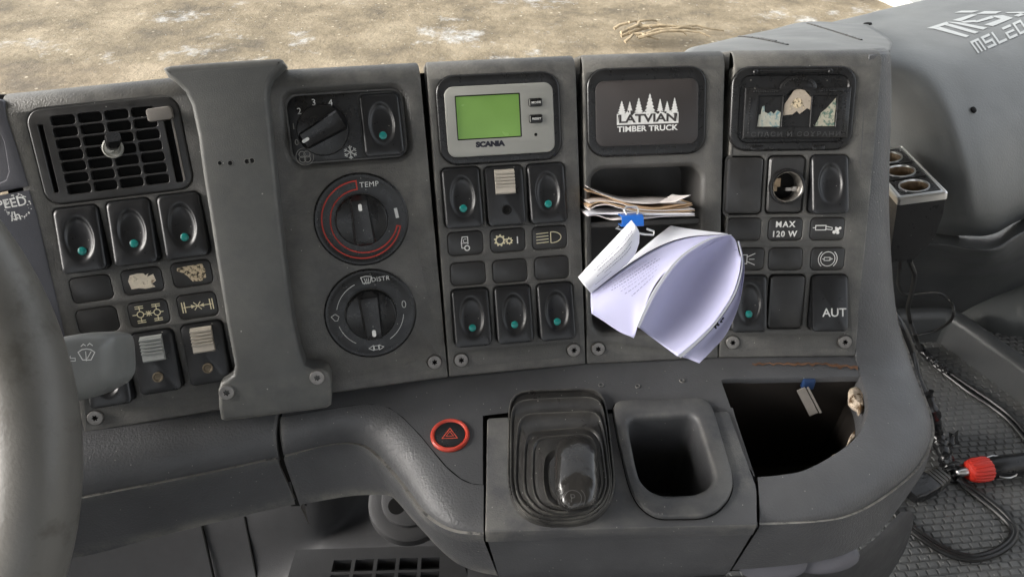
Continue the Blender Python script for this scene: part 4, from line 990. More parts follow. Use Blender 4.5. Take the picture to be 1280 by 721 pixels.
# items lying in the open tray hole
q = S(1005,505,-.02); TBk = thing('metal_bracket', 'bright metal bracket lying in the open tray hole', 'bracket', Matrix.Translation(q))
a = V3(1003,486,.553); b_ = V3(1019,517,.556); d_ = (b_-a); mb = MB(); e = d_.normalized(); sd_ = (CAM-a).normalized().cross(e).normalized(); up_ = -sd_.cross(e)
for s0, s1, h0 in ((-.0042,.0022,0),(.0030,.0046,.002)):
    vs = [a-q+e*l+sd_*s+up_*h for h in (h0-.002, h0) for l in (0, d_.length) for s in (s0, s1)]; mb.add(vs, [(0,1,3,2),(4,6,7,5),(0,4,5,1),(2,3,7,6),(0,2,6,4),(1,5,7,3)], 0, True)
mb.build('bracket_plate', 'tabgrey', TBk)
q = V3(1010,478,.556); TBp = thing('blue_connector', 'blue plastic connector half hidden in the tray hole', 'connector', Matrix.Translation(q)); mb = MB(); mb.rbox((0,0), .009, .006, -.004, .004, .0015, .001); mb.tube([(.002,0,0),(-.01,.02,.004),(-.03,.04,0)], .0022, 8); mb.build('plug_body', 'bluedark', TBp)

# ------------------------------------------------------------------ parking brake lever in its rubber boot
q = L2(700,585); TP = thing('parking_brake_lever', 'parking brake lever with worn glossy knob in a stepped rubber boot on the console', 'lever', PS.m @ Matrix.Translation((q[0], q[1], 0)))
def rel(L): return [(p[0]-q[0], p[1]-q[1]) for p in L]
BL = rel(bootL); 
def lpb(px, off): return rel([L2(*p, off) for p in px])
def res(L, n=72):
    """resample a loop by angle about its centre so that lofts stay tidy"""
    L = ccw(L); cx = (min(p[0] for p in L)+max(p[0] for p in L))/2; cy = (min(p[1] for p in L)+max(p[1] for p in L))/2
    per = [0]
    for i in range(len(L)): per.append(per[-1]+hypot(L[(i+1)%len(L)][0]-L[i][0], L[(i+1)%len(L)][1]-L[i][1]))
    fine = []
    for i in range(len(L)):
        for k in range(24):
            f = k/24; fine.append((L[i][0]+(L[(i+1)%len(L)][0]-L[i][0])*f, L[i][1]+(L[(i+1)%len(L)][1]-L[i][1])*f))
    R = []
    for k in range(n):
        t = 2*pi*k/n - pi
        best = min(fine, key=lambda p: abs((atan2(p[1]-cy, p[0]-cx)-t+pi) % (2*pi) - pi)); R.append(best)
    for _ in range(2): R = [((R[i-1][0]+2*R[i][0]+R[(i+1)%n][0])/4, (R[i-1][1]+2*R[i][1]+R[(i+1)%n][1])/4) for i in range(n)]
    return R
steps = [  # outline in the photo, height above the console
 ([(636,500),(648,490),(746,487),(755,494),(762,530),(769.5,605),(765,627),(746,650),(720,656.5),(680,657),(654,648),(638,625),(634,600),(635,540)], .002),
 ([(639,505),(650,498),(744,494),(753,500),(759,535),(766,605),(760,628),(742,646),(715,652),(682,652),(657,643),(641,622),(637.5,600),(638,540)], .008),
 ([(648,523),(654,516),(744,512),(751,518),(757,545),(764,604),(757,626),(738,643),(712,648),(684,647),(660,638),(646,620),(643,600),(645,550)], .013),
 ([(657,545),(664,538),(735,532),(747,536),(753,552),(759,604),(753,624),(735,639),(710,644),(690,643),(670,636),(656,618),(654,600),(655,565)], .019),
 ([(666,553),(675,545),(733,541),(742,546),(747,565),(753,604),(748,622),(732,635),(710,640),(693,639),(676,632),(667,618),(665,600),(665,570)], .026),
 ([(681,570),(688,562),(730,558),(738,562),(742,580),(745,604),(741,620),(727,630),(710,634),(697,633),(686,627),(681,614),(679,600),(679,585)], .033)]
mb = MB(); loops = []
for i, (px, h_) in enumerate(steps):
    L = res(lpb(px, h_))
    cen = (sum(p[0] for p in L)/72, sum(p[1] for p in L)/72); sc = lambda s: [(cen[0]+(p[0]-cen[0])*s, cen[1]+(p[1]-cen[1])*s) for p in L]
    if i == 0: loops += [ZZ(L,-.001), ZZ(L,.0035), ZZ(sc(.985),.0052), ZZ(sc(.965),.0050), ZZ(sc(.955),.0030)]
    else: loops += [ZZ(sc(1.0),h_-.0032), ZZ(sc(1.004),h_-.0012), ZZ(sc(.990),h_), ZZ(sc(.965),h_-.0001), ZZ(sc(.935),h_-.0010)]
loops.append(ZZ(sc(.8), .031)); loops.append(ZZ(sc(.75), .034))
mb.loft(loops, cap1=True); mb.build('rubber_gaiter', 'boot', TP, ang=60)
# knob: a rounded block leaning towards the seats
kx = [([(697,570),(704,560),(720,555),(737,558),(745,568),(746,600),(746,625),(738,638),(716,641),(700,636),(696,622),(695,595)], .030),
      ([(694,562),(700,549),(718,543),(737,546),(747,558),(749,600),(748,624),(740,635),(716,639),(700,634),(695,620),(693,590)], .040),
      ([(694,560),(700,548),(718,542),(738,545),(747,557),(749.5,600),(748,622),(740,633),(716,637),(700,632),(694.5,618),(693,590)], .047),
      ([(697,560),(703,551),(720,546),(735,548),(744,559),(746,600),(745,620),(737,629),(716,633),(703,629),(697.5,616),(696,590)], .0515),
      ([(703,566),(709,560),(720,557),(732,559),(738,566),(740,600),(739,612),(733,620),(718,623),(708,620),(703.5,611),(702,590)], .0535)]
def ksurf(h_, y): return h_
mb = MB(); lo = []
for px, h_ in kx: lo.append(ZZ(res(lpb(px, h_)), h_))
cen = (sum(p[0] for p in lo[-1])/72, sum(p[1] for p in lo[-1])/72); lo.append([(cen[0]+(p[0]-cen[0])*.5, cen[1]+(p[1]-cen[1])*.5, .0542) for p in lo[-1]])
lo.append([(cen[0]+(p[0]-cen[0])*.05, cen[1]+(p[1]-cen[1])*.05, .0544) for p in lo[-2]])
mb.loft(lo, cap1=True)
knob = mb.build('brake_knob', 'leverknob', TP, ang=70)
for v in knob.data.vertices:      # the wrinkled wrap on the upper half, a dip below it
    if v.co.z > .036:
        f = (v.co.y - cen[1]); v.co.z -= .0016*math.exp(-((f+.011)/.0035)**2) + max(0, -f-.008)*.22
mb = MB(); rl = [Vector(p) for p in lo[3]]
pq_ = L2(716,624,.050); px_, py_ = pq_[0]-q[0], pq_[1]-q[1]
ribbon(mb, [(px_+.0048*cos(t), py_+.0042*sin(t)) for t in [2*pi*k/28 for k in range(28)]], .0005, 0, True)
ribbon(mb, [(px_+.0068*cos(radians(t)), py_+.0060*sin(radians(t))) for t in range(135, 226, 9)], .0005); ribbon(mb, [(px_+.0068*cos(radians(t)), py_+.0060*sin(radians(t))) for t in range(-45, 46, 9)], .0005)
letter(mb, 'P', .0062, (px_, py_)); o = mb.build('brake_symbol', 'faint', TP); 
# drape the symbol on the knob surface
from mathutils.bvhtree import BVHTree
bv = BVHTree.FromPolygons([v.co for v in knob.data.vertices], [p.vertices for p in knob.data.polygons])
for v in o.data.vertices:
    h_ = bv.ray_cast(Vector((v.co.x, v.co.y, .2)), Vector((0,0,-1))); v.co.z = (h_[0].z if h_[0] else .05) + .0002

# ------------------------------------------------------------------ storage bin beside it
q2 = L2(840,575); TU = thing('storage_bin', 'open U-shaped storage bin set into the console right of the parking brake', 'storage bin', PS.m @ Matrix.Translation((q2[0], q2[1], 0)))
CU = [(p[0]-q2[0], p[1]-q2[1]) for p in cupL]
CU = [(p.x, p.y) for p in [Vector((*p, 0)) for p in CU]]
CU = res(CU, 96)
hin = [(785.5,527),(792,521.5),(862,517),(869,520),(873,530),(891,588),(892,598),(884,609),(868,616),(828,617.5),(812,611),(800,598),(795,580),(788,545)]
HI = res([(p[0]-q2[0], p[1]-q2[1]) for p in [L2(*p, .004) for p in hin]], 96)
mb = MB(); cen = (sum(p[0] for p in HI)/96, sum(p[1] for p in HI)/96); shr = lambda L, s: [(cen[0]+(p[0]-cen[0])*s, cen[1]+(p[1]-cen[1])*s) for p in L]
mb.loft([ZZ(CU,-.004), ZZ(CU,.0020), ZZ(shr(CU,.992),.0033), ZZ(shr(CU,.975),.0038), ZZ(shr(HI,1.13),.0040), ZZ(shr(HI,1.06),.0036), ZZ(shr(HI,1.015),.0018), ZZ(HI,-.0020), ZZ(shr(HI,.985),-.010), ZZ(shr(HI,.92),-.090)], cap1=True)
mb.build('bin_body', 'insert', TU, ang=50)
mb = MB(); gr = shr(CU, 1.02); mb.loft([ZZ(gr,.0004), ZZ(shr(CU,.99),.0004)]); mb.build('edge_gap', 'void', TU)

# ------------------------------------------------------------------ knee trim left of the console, under the vent panel
TT = thing('lower_dash_trim', 'long straight grey trim under the air vent panel, left of the rolled console edge', 'dash trim', PS.m)
t0 = [(60,556),(104,549),(190,535),(270,522),(330,516),(345,520)]; t1 = [(60,628),(104,619.5),(190,603),(270,587),(330,574),(346,571)]; t2 = [(70,700),(118,692),(200,670),(280,650),(340,636),(369,630)]
A = crom([S(*p, o) for p, o in zip(t0, (.012,.012,.010,.006,.003,.001))], 50); B = crom([S(*p, o) for p, o in zip(t1, (-.010,-.010,-.012,-.016,-.019,-.020))], 50); C_ = crom([S(*p, -.062) for p in t2], 50)
rows = bolster(A, B, C_, [n_]*50)
back = [[a + sf*.06 + n_*.000 for a in A], [a + sf*.004 + n_*.0004 for a in A]]
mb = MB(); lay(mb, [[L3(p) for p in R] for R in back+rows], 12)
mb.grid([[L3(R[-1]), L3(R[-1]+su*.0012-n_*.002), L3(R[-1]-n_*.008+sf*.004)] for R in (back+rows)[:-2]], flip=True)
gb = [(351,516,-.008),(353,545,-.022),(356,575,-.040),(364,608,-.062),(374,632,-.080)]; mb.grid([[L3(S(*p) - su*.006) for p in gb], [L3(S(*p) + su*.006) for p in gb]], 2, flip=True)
mb.build('trim_moulding', ['console','dusthighlight','void'], TT, ang=50)
# ------------------------------------------------------------------ body of the dashboard behind and below the fascias
TD0 = thing('dashboard', 'dark dashboard body behind the switch panels, with the grey ledge under the windscreen', 'dashboard')
mb = MB()
bk = [p - pl.n*.058 for p, pl in zip(seam_b, (PA,PA,PB,PC,PD,PE))]; bk[-1] = seam_b[-1] - PE.n*.058
bk[0] = bk[0]-PA.u*.02
up = -DOWN
mb.grid([[p + DOWN*.03 for p in bk], [p + up*.217 for p in bk], [p + up*.214 - PD.n*.12 for p in bk], [p + up*.10 - PD.n*.35 for p in bk]])
mb.build('core', 'void', TD0)
# ledge sheet running forward to the windscreen
def dpt(px, py, z): return gpt(px, py, CAM.z+z)
rows = [[V3(850,72,.545), V3(930,70,.545), V3(1010,68,.55), V3(1080,66,.555), V3(1112,67,.56)],
        [V3(862,63,.60), V3(935,56,.61), V3(1010,51,.62), V3(1075,50,.64), V3(1112,52,.64)],
        [V3(873,60.5,.68), V3(926,47.5,.70), V3(965,39.5,.74), V3(1012,29.5,.80), V3(1085,33,.80)],
        [V3(876,66,.71), V3(930,53,.73), V3(970,46,.77), V3(1016,36,.83), V3(1088,38,.83)]]
mb = MB(); mb.grid(patch(rows, 30, 24)); ld_ = mb.build('ledge', 'dashgrey', TD0, solid=.003)
from mathutils.bvhtree import BVHTree
bvl = BVHTree.FromPolygons([v.co for v in ld_.data.vertices], [p.vertices for p in ld_.data.polygons])
for pts, r in (([(906,48),(932,49),(955,52.5),(984,59)], .0013), ([(922,47.5),(948,50),(970,54)], .0009), ([(1009,31.5),(1030,38),(1052,45),(1076,53)], .0013)):
    P3 = []
    for x, y in [tuple(v)[:2] for v in crom([(p[0], p[1], 0) for p in pts], 24)]:
        h_ = bvl.ray_cast(CAM, ray(x, y).normalized())
        if h_[0]: P3.append(h_[0] + Vector((0,0,.0012)))
    if len(P3) > 3: mb = MB(); mb.tube(P3, r, 8); mb.build('rubber_seam', 'black', TD0)
# ------------------------------------------------------------------ passenger side of the dash
def wider(R_):
    """carry the rows on past both ends"""
    return [[(r[0][0]*2-r[1][0]-40, r[0][1]*2-r[1][1], r[0][2]+.07)] + r + [(r[-1][0]*2-r[-2][0]+60, r[-1][1]*2-r[-2][1]-14, r[-1][2]*2-r[-2][2]+.02)] for r in R_]
TG = thing('passenger_dash', 'large light grey moulded passenger side dash with white block lettering at top right', 'dashboard')
R_ = [[(960,58,.84),(1010,46,.83),(1085,24,.83),(1180,0,.87),(1290,-24,.92),(1420,-52,.98)],
      [(960,54,.80),(1008,36,.81),(1080,18.5,.81),(1130,6.5,.84),(1290,-30,.90),(1420,-58,.96)],
      [(965,63,.77),(1012,45,.78),(1082,30,.785),(1180,8,.82),(1290,-15,.88),(1420,-41,.94)],
      [(985,70,.74),(1022,55,.745),(1088,39,.755),(1180,18,.795),(1290,-4,.85),(1420,-29,.91)],
      [(1020,84,.71),(1045,70,.70),(1100,57,.705),(1185,38,.745),(1290,17,.80),(1420,-7,.86)],
      [(1055,110,.70),(1080,92,.68),(1130,78,.665),(1190,68,.69),(1290,42,.75),(1420,15,.81)],
      [(1065,150,.73),(1095,130,.70),(1155,112,.655),(1205,104,.668),(1290,80,.715),(1420,50,.78)],
      [(1075,200,.76),(1110,180,.72),(1176,165,.655),(1215,158,.655),(1290,135,.695),(1420,105,.76)],
      [(1085,245,.78),(1125,235,.74),(1192,222,.665),(1228,215,.66),(1290,195,.695),(1420,160,.76)],
      [(1095,285,.80),(1135,280,.76),(1195,270,.69),(1235,267,.68),(1290,246,.705),(1420,210,.77)],
      [(1095,305,.83),(1140,299,.80),(1198,295,.74),(1240,293,.73),(1290,270,.75),(1420,235,.81)]]
R_ = wider(R_); pg = patch([[V3(p[0], p[1], p[2]*1.09) for p in r] for r in R_], 120, 90)
mb = MB(); mb.grid(pg, flip=True); pd_ = mb.build('dash_moulding', 'dashgrey', TG, ang=180)
bvd = BVHTree.FromPolygons([v.co for v in pd_.data.vertices], [p.vertices for p in pd_.data.polygons])
def drape(mbx, lift=.0006):
    """lay lettering built in the plane of the photo direction onto the moulding"""
    R = []
    for x, y, z in mbx.v:
        d = ray(x, y).normalized(); h_ = bvd.ray_cast(CAM, d); p = h_[0] if h_[0] else V3(x, y, .7)
        nn = h_[1] if h_[0] else -d
        if nn@d > 0: nn = -nn
        R.append(tuple(p + nn*lift))
    mbx.v = R; return mbx
def quadstrip(mbx, P, n=10, mi=0):
    """P = four corners in order; subdivided so that it follows the curve of the moulding"""
    a, b, c, d = [Vector((*p, 0)) for p in P]
    G = [[a.lerp(b, i/n).lerp(d.lerp(c, i/n), j/2) for i in range(n+1)] for j in range(3)]
    mbx.grid(G, mi)
dec = MB()
# large letters, seen in steep perspective
zx = lambda x, y: (1080+x/6.4, y/6.4)
for P in ([(500,232),(660,180),(680,196),(560,236)], [(560,236),(610,222),(840,292),(815,306)], [(640,206),(690,198),(915,262),(885,276)], [(660,180),(760,184),(985,228),(950,244)],
          [(705,168),(860,122),(905,124),(770,178)], [(770,178),(890,166),(900,182),(800,190)], [(860,184),(1015,134),(1040,150),(905,186)], [(960,204),(1150,138),(1190,150),(1030,216)], [(1010,134),(1110,128),(1190,150),(1100,160)],
          [(720,108),(780,92),(920,92),(860,108)], [(900,118),(960,96),(1100,98),(1050,116)], [(1125,104),(1280,100),(1280,112),(1150,112)], [(1195,132),(1250,112),(1285,124),(1235,140)]):
    quadstrip(dec, [zx(*p) for p in P])
def blk(x0, y0, ux, uy, vx, vy, strokes):
    for (a, b, c, d) in strokes:
        quadstrip(dec, [(x0+ux*p+vx*q, y0+uy*p+vy*q) for p, q in ((a,b),(c,b),(c,d),(a,d))], 6)
# smaller second line: M S L E D
b0 = Vector(zx(845,340)); uu = Vector((435/6.4/5.15, -190/6.4/5.15)); vv = Vector((64/6.4, 92/6.4))
LET = {'M': [(0,0,.8,.16),(0,.16,.14,1),(.33,.16,.47,1),(.66,.16,.8,1)], 'S': [(0,0,.8,.18),(0,.18,.16,.42),(0,.42,.8,.6),(.64,.6,.8,.82),(0,.82,.8,1)],
       'L': [(0,0,.16,1),(.16,.82,.8,1)], 'E': [(0,0,.8,.18),(0,.42,.8,.58),(0,.82,.8,1),(0,.58,.16,.82)], 'D': [(0,0,.8,.18),(0,.82,.8,1),(.0,.18,.16,.82),(.64,.18,.8,.82)]}
for i, ch in enumerate('MSLED'): blk(b0.x+uu.x*i, b0.y+uu.y*i, uu.x, uu.y, vv.x, vv.y, LET[ch])
blk(b0.x+uu.x*5.1, b0.y+uu.y*5.1, uu.x, uu.y, vv.x, vv.y, [(0,.3,.14,.6),(.3,.3,.44,1),(0,.5,.6,.66)])
drape(dec).build('white_lettering', 'silverprint', TG, ang=180)
for px, py, r in ((1084.5,31,.0045),(1216,138,.0032)):
    d = ray(px, py).normalized(); h_ = bvd.ray_cast(CAM, d); nn = h_[1] if h_[1]@d < 0 else -h_[1]
    mb = MB(); mb.lathe([(r,.0002),(r*.95,.0016),(r*.5,.0022)], seg=18)
    o = mb.build('trim_plug', 'void', TG); o.rotation_euler = nn.to_track_quat('Z','Y').to_euler(); o.location = h_[0]
# dark lower part of the passenger dash
TL = thing('lower_passenger_dash', 'dark concave lower passenger dash with a lit rounded rim under the light grey moulding', 'dash trim')
R_ = [[(1060,250,1.0),(1163,250,.98),(1215,250,.95),(1245,250,.95),(1290,230,.96),(1420,180,1.0)],
      [(1060,296,.86),(1163,298,.82),(1215,305,.79),(1245,303,.785),(1290,279,.80),(1420,230,.86)],
      [(1060,304,.85),(1163,303,.81),(1217,310,.775),(1247,308,.77),(1290,285,.785),(1420,240,.85)],
      [(1060,312,.86),(1163,310,.82),(1217,317,.785),(1249,315,.78),(1290,293,.795),(1420,250,.86)],
      [(1060,335,.90),(1160,330,.87),(1215,332,.84),(1250,328,.84),(1290,312,.85),(1420,275,.90)],
      [(1060,370,.96),(1150,365,.94),(1205,360,.93),(1250,350,.92),(1290,335,.92),(1420,310,.96)],
      [(1060,410,1.0),(1140,405,1.0),(1190,400,.99),(1250,380,.97),(1290,365,.96),(1420,340,1.0)],
      [(1060,450,1.04),(1140,450,1.04),(1190,450,1.03),(1250,450,1.02),(1290,450,1.0),(1420,450,1.02)]]
R_ = wider(R_); mb = MB(); mb.grid(patch([[V3(p[0], p[1], p[2]*.985) for p in r] for r in R_], 60, 60), flip=True); mb.build('concave_panel', 'lowdash', TL, ang=180)
R_ = [[(1150,396,.945),(1173,381,.93),(1206,364,.915),(1252,341,.905),(1300,322,.90),(1420,290,.92)],
      [(1150,400,.925),(1178,386,.905),(1212,372,.885),(1256,352,.87),(1300,335,.87),(1420,305,.89)],
      [(1155,410,.91),(1190,400,.885),(1226,388,.86),(1264,374,.845),(1300,362,.84),(1420,335,.86)],
      [(1165,425,.90),(1205,424,.88),(1240,415,.855),(1270,408,.84),(1300,400,.835),(1420,380,.85)],
      [(1185,445,.92),(1225,448,.90),(1255,445,.88),(1280,440,.87),(1310,432,.86),(1420,420,.87)],
      [(1195,470,.95),(1235,475,.94),(1265,475,.93),(1290,475,.92),(1320,470,.91),(1420,460,.92)]]
mb = MB(); mb.grid(patch([[V3(p[0], p[1], p[2]*1.10) for p in r] for r in R_], 50, 50), flip=True); mb.build('side_fairing', 'dashgreydark', TL, ang=180)

# ------------------------------------------------------------------ rubber matted tray
zm = (CAM + ray(1220,600)*.76).z - CAM.z
def mpt(px, py, h=0): return gpt(px, py, CAM.z+zm+h)
TM = thing('rubber_mat_tray', 'black rubber mat with rows of small raised pads in a rimmed tray at right', 'rubber mat')
m0 = mpt(1150,560); mx_ = (mpt(1280,640)-mpt(1100,660)); mdir = Vector((1, .10, 0)).normalized(); mper = Vector((-mdir.y, mdir.x, 0))
mb = MB(); A4 = [mpt(1130,400,-.001), mpt(1440,480,-.001), mpt(1500,900,-.001), mpt(960,860,-.001)]
mb.add([A4[3], A4[2], A4[1], A4[0]], [(0,1,2,3)], 0, True); mb.build('mat_sheet', 'mat', TM)
mb = MB(); px_, py_ = .0098, .0072
for i in range(-28, 34):
    for j in range(-26, 46):
        c = m0 + mdir*(px_*i + (px_*.5 if j % 2 else 0)) + mper*(py_*j)
        w_, h_ = .0090, .0063; z0 = c.z-.0008; z1 = c.z+.0004
        def P(sx, sy, z): return Vector((c.x, c.y, z)) + mdir*(sx*w_/2) + mper*(sy*h_/2)
        vs = [P(-1,-1,z0),P(1,-1,z0),P(1,1,z0),P(-1,1,z0)]+[P(-.78,-.7,z1),P(.78,-.7,z1),P(.78,.7,z1),P(-.78,.7,z1)]
        mb.add(vs, [(4,5,6,7),(0,1,5,4),(1,2,6,5),(2,3,7,6),(3,0,4,7)], 0, True)
mb.build('raised_pads', 'mat', TM)
rim = [(1105,393),(1140,391),(1175,390),(1190,393),(1206,402),(1240,426),(1290,462),(1340,500),(1420,560)]
rim3 = crom([V3(px, py, (mpt(px, py+22)-CAM)@AF*.965) for px, py in rim], 60)
mb = MB(); L = []
for i, p in enumerate(rim3):
    t = (rim3[min(i+1,59)]-rim3[max(i-1,0)]).normalized(); s = Vector((0,0,1)).cross(t).normalized(); s = s if s.y < 0 or s.x < 0 else -s
    s = Vector((0,0,1)).cross(t).normalized()
    L.append([p + s*a + Vector((0,0,b)) for a, b in ((.012,-.09),(.0105,-.004),(.008,.002),(.003,.0045),(-.003,.0045),(-.008,.002),(-.0105,-.004),(-.012,-.09))])
mb.loft(L, closed=False); mb.build('tray_rim', 'lowdash', TM, ang=60)

# ------------------------------------------------------------------ socket splitter on the far side of the pillar
d0 = .60
TS = thing('socket_splitter', 'black three-way lighter socket box with bright silver trim on the far side of the console', 'socket splitter')
P = lambda px, py, d: V3(px, py, d)
# top face corners (from the photo), body hanging below
t0_, t1_, t2_ = P(1123.5,248,.67), P(1184,240,.664), P(1129,182,.754)
ux = (t1_-t0_).normalized(); uy_ = (t2_-t1_); uy_ = (uy_ - ux*(uy_@ux)).normalized(); un = ux.cross(uy_).normalized()
if un.z < 0: un = -un
m4 = Matrix(((ux.x,uy_.x,un.x,t0_.x),(ux.y,uy_.y,un.y,t0_.y),(ux.z,uy_.z,un.z,t0_.z),(0,0,0,1))); TS.matrix_world = m4
SWd = (t1_-t0_).length; SL = .106
mi4 = m4.inverted(); loc4 = lambda v: mi4 @ v
mb = MB()
bl = [loc4(P(1112,329,.705)), loc4(P(1143,326,.7017)), loc4(P(1168,301,.6894)), loc4(P(1180,268,.675))]
prof = [(0,0),(SWd,0)] + [(bl[3].x,bl[3].z),(bl[2].x,bl[2].z),(bl[1].x,bl[1].z),(bl[0].x,bl[0].z)]
prof = [(x, min(z,-.001) if i > 1 else -.001) for i, (x, z) in enumerate(prof)]; prof = prof[1:]+prof[:1]
mb.loft([[(x, y, z) for x, z in prof] for y in (.0015, SL)], closed=False, cap0=True, cap1=True)
mb.build('box', 'switch', TS, ang=20)
mb = MB(); rl = [(SWd/2+p[0], SL/2+p[1]) for p in rrect(SWd+.002, SL+.002, .003, 4)]; rin = [(SWd/2+p[0], SL/2+p[1]) for p in rrect(SWd-.006, SL-.008, .002, 4)]
mb.loft([ZZ(rl,-.0065), ZZ(rl,-.001), ZZ(inset(rl,.001),.0005), ZZ(inset(rl,.002),.0005), ZZ(inset(rl,.0025),-.0003), ZZ(inset(rl,.003),.0003), ZZ(rin,.0003), ZZ(rin,-.002)])
mb.build('silver_trim', 'chrome', TS, ang=25)
for k in range(3):
    cy = SL*(.19+.31*k); r = .0115
    mb = MB(); sq = [(SWd/2+p[0], cy+p[1]) for p in rrect(SWd-.006, SL*.29, .001, 3)]; cl = circ(r, 40, (SWd/2, cy))
    mb.fill([ccw(sq), cl], z=-.0008); mb.loft([ZZ(cl,-.0008), ZZ(circ(r,40,(SWd/2,cy)),-.006)]); cell = mb.build('socket_bay', 'black', TS)
    mb = MB(); mb.lathe([(r+.0014,-.0007),(r+.0012,.0004),(r+.0002,.0004),(r-.0002,-.0010)], (SWd/2, cy, 0), 40, cap=False); mb.build('socket_ring', 'chrome', cell)
    mb = MB(); mb.lathe([(r-.0002,-.0010),(r-.0004,-.034)], (SWd/2, cy, 0), 40); mb.build('socket_well', 'brass', cell)

# ------------------------------------------------------------------ cables and plugs on the mat
def cable(name, label, pts, r, m='cable', parent=None, n=60):
    mb = MB(); P3 = crom([V3(*p) for p in pts], n); mb.tube(P3, r, 9)
    if parent: return mb.build(name, m, parent)
    return tag(mb.build(name, m), label, 'cable')
dm = lambda px, py, h=0: (px, py, (mpt(px, py, h)-CAM)@AF)
cable('thin_cable', 'thin black cable hanging in a loop below the socket splitter', [(1125,326,.64),(1124,340,.66),(1123,356,.70),(1131,367,.74),(1150,366.5,.78),(1172,366,.80),(1187,375,.80),(1192,387,.79),(1188,401,.80),(1170,413,.83),(1150,418,.83),(1135,420,.82)], .0016)
cable('twin_cable', 'black cable running from the socket splitter down across the mat to the right edge', [(1137,326,.64),(1143,345,.66),(1139,368,.72),(1135,385,.76),(1138,402,.79),(1146,425,.79)]+[dm(1152,438,.006), dm(1168,452,.006), dm(1190,468,.004), dm(1215,485,.003), dm(1243,504,.003), dm(1268,525,.003), dm(1296,560,.003)], .0022)
cable('second_twin_cable', 'black cable lying close below its twin, running to the right edge across the mat', [dm(1166,455,.004), dm(1186,471,.003), dm(1211,490,.003), dm(1240,509,.003), dm(1262,527,.003), dm(1290,560,.003)], .0020)
mb = MB(); P3 = crom([V3(*p) for p in (dm(1148,432,.007), dm(1160,446,.007), dm(1173,456,.006), dm(1186,467,.005))], 30)
mb.tube(P3, [.0042+.0008*sin(i*1.3) for i in range(30)], 9); tag(mb.build('cable_wrap', 'tape'), 'short wrap of shiny tape round the pair of cables on the mat', 'tape wrap')
P3 = crom([V3(*p) for p in [(1116,392,.74),(1128,410,.74),(1140,440,.75),(1147,470,.75),(1158,494,.75),(1165,515,.75)]+[dm(1170,540,.012), dm(1178,560,.012), dm(1184,578,.012), dm(1190,590,.010)]], 80)
mb = MB(); mb.tube(P3, [(.0042 if i < 34 else .0066+.0010*sin(i*1.7)+.0006*sin(i*4.1)) for i in range(80)], 12); tag(mb.build('taped_cable_loom', 'tape'), 'thick cable loom wrapped in black tape running down beside the console bolster', 'cable')
mb = MB(); fl = [dm(1186,540,.012), dm(1198,537,.014), dm(1200,556,.006), dm(1187,560,.010)]
mb.grid(patch([[V3(*fl[0]), V3(*dm(1192,541,.018)), V3(*fl[1])],[V3(*dm(1187,550,.014)), V3(*dm(1193,549,.014)), V3(*dm(1197,547,.010))],[V3(*fl[3]), V3(*dm(1193,556,.012)), V3(*fl[2])]], 12, 12))
tag(mb.build('tape_flap', 'tape', solid=.0004), 'crumpled loose flap of black tape sticking out beside the cable loom', 'tape')
cable('looped_cable', 'black cable lying in a wide loop on the mat below the red plug', [dm(1196,598,.006), dm(1208,606,.004), dm(1226,618,.003), dm(1250,637,.003), dm(1268,658,.003), dm(1266,676,.003), dm(1245,692,.003), dm(1215,699,.003), dm(1185,692,.003), dm(1155,675,.003), dm(1130,655,.003), dm(1112,634,.004), dm(1095,615,.004)], .0027)
cable('parallel_cable', 'second black cable following just outside the loop on the mat', [dm(1200,604,.004), dm(1222,621,.003), dm(1247,641,.003), dm(1264,660,.003), dm(1261,674,.003), dm(1242,688,.003), dm(1214,694.5,.003), dm(1186,687,.003), dm(1157,670,.003), dm(1133,651,.003), dm(1116,632,.004), dm(1098,611,.004)], .0024)
# ribbed connector
q = mpt(1163,603,.010); d_ = (mpt(1180,594,.010)-mpt(1130,622,.010)).normalized(); s_ = Vector((0,0,1)).cross(d_)
m4 = Matrix(((d_.x,s_.x,0,q.x),(d_.y,s_.y,0,q.y),(d_.z,s_.z,1,q.z),(0,0,0,1)))
TC2 = thing('ribbed_connector', 'black connector with a ribbed grip wrapped in tape, lying at the console foot', 'connector', m4)
mb = MB(); mb.loft([[(x, p[0], p[1]) for p in rrect(a_, b__, .003, 4)] for x, a_, b__ in ((-.030,.016,.010),(-.022,.021,.013),(-.006,.022,.014),(.0,.021,.014))], cap0=True, cap1=True); mb.build('taped_body', 'tape', TC2)
for k in range(4):
    mb = MB(); mb.loft([[(.0015+k*.0042+x, p[0], p[1]) for p in rrect(.021-k*.0012, .0145, .003, 4)] for x in (0,.0006,.0020,.0026)], cap0=True, cap1=True); mb.build('grip_rib', 'boot', TC2)
mb = MB(); mb.loft([[(x, p[0], p[1]) for p in rrect(.016, .010, .003, 4)] for x in (-.001,.019)], cap1=True); mb.build('core', 'cable', TC2)
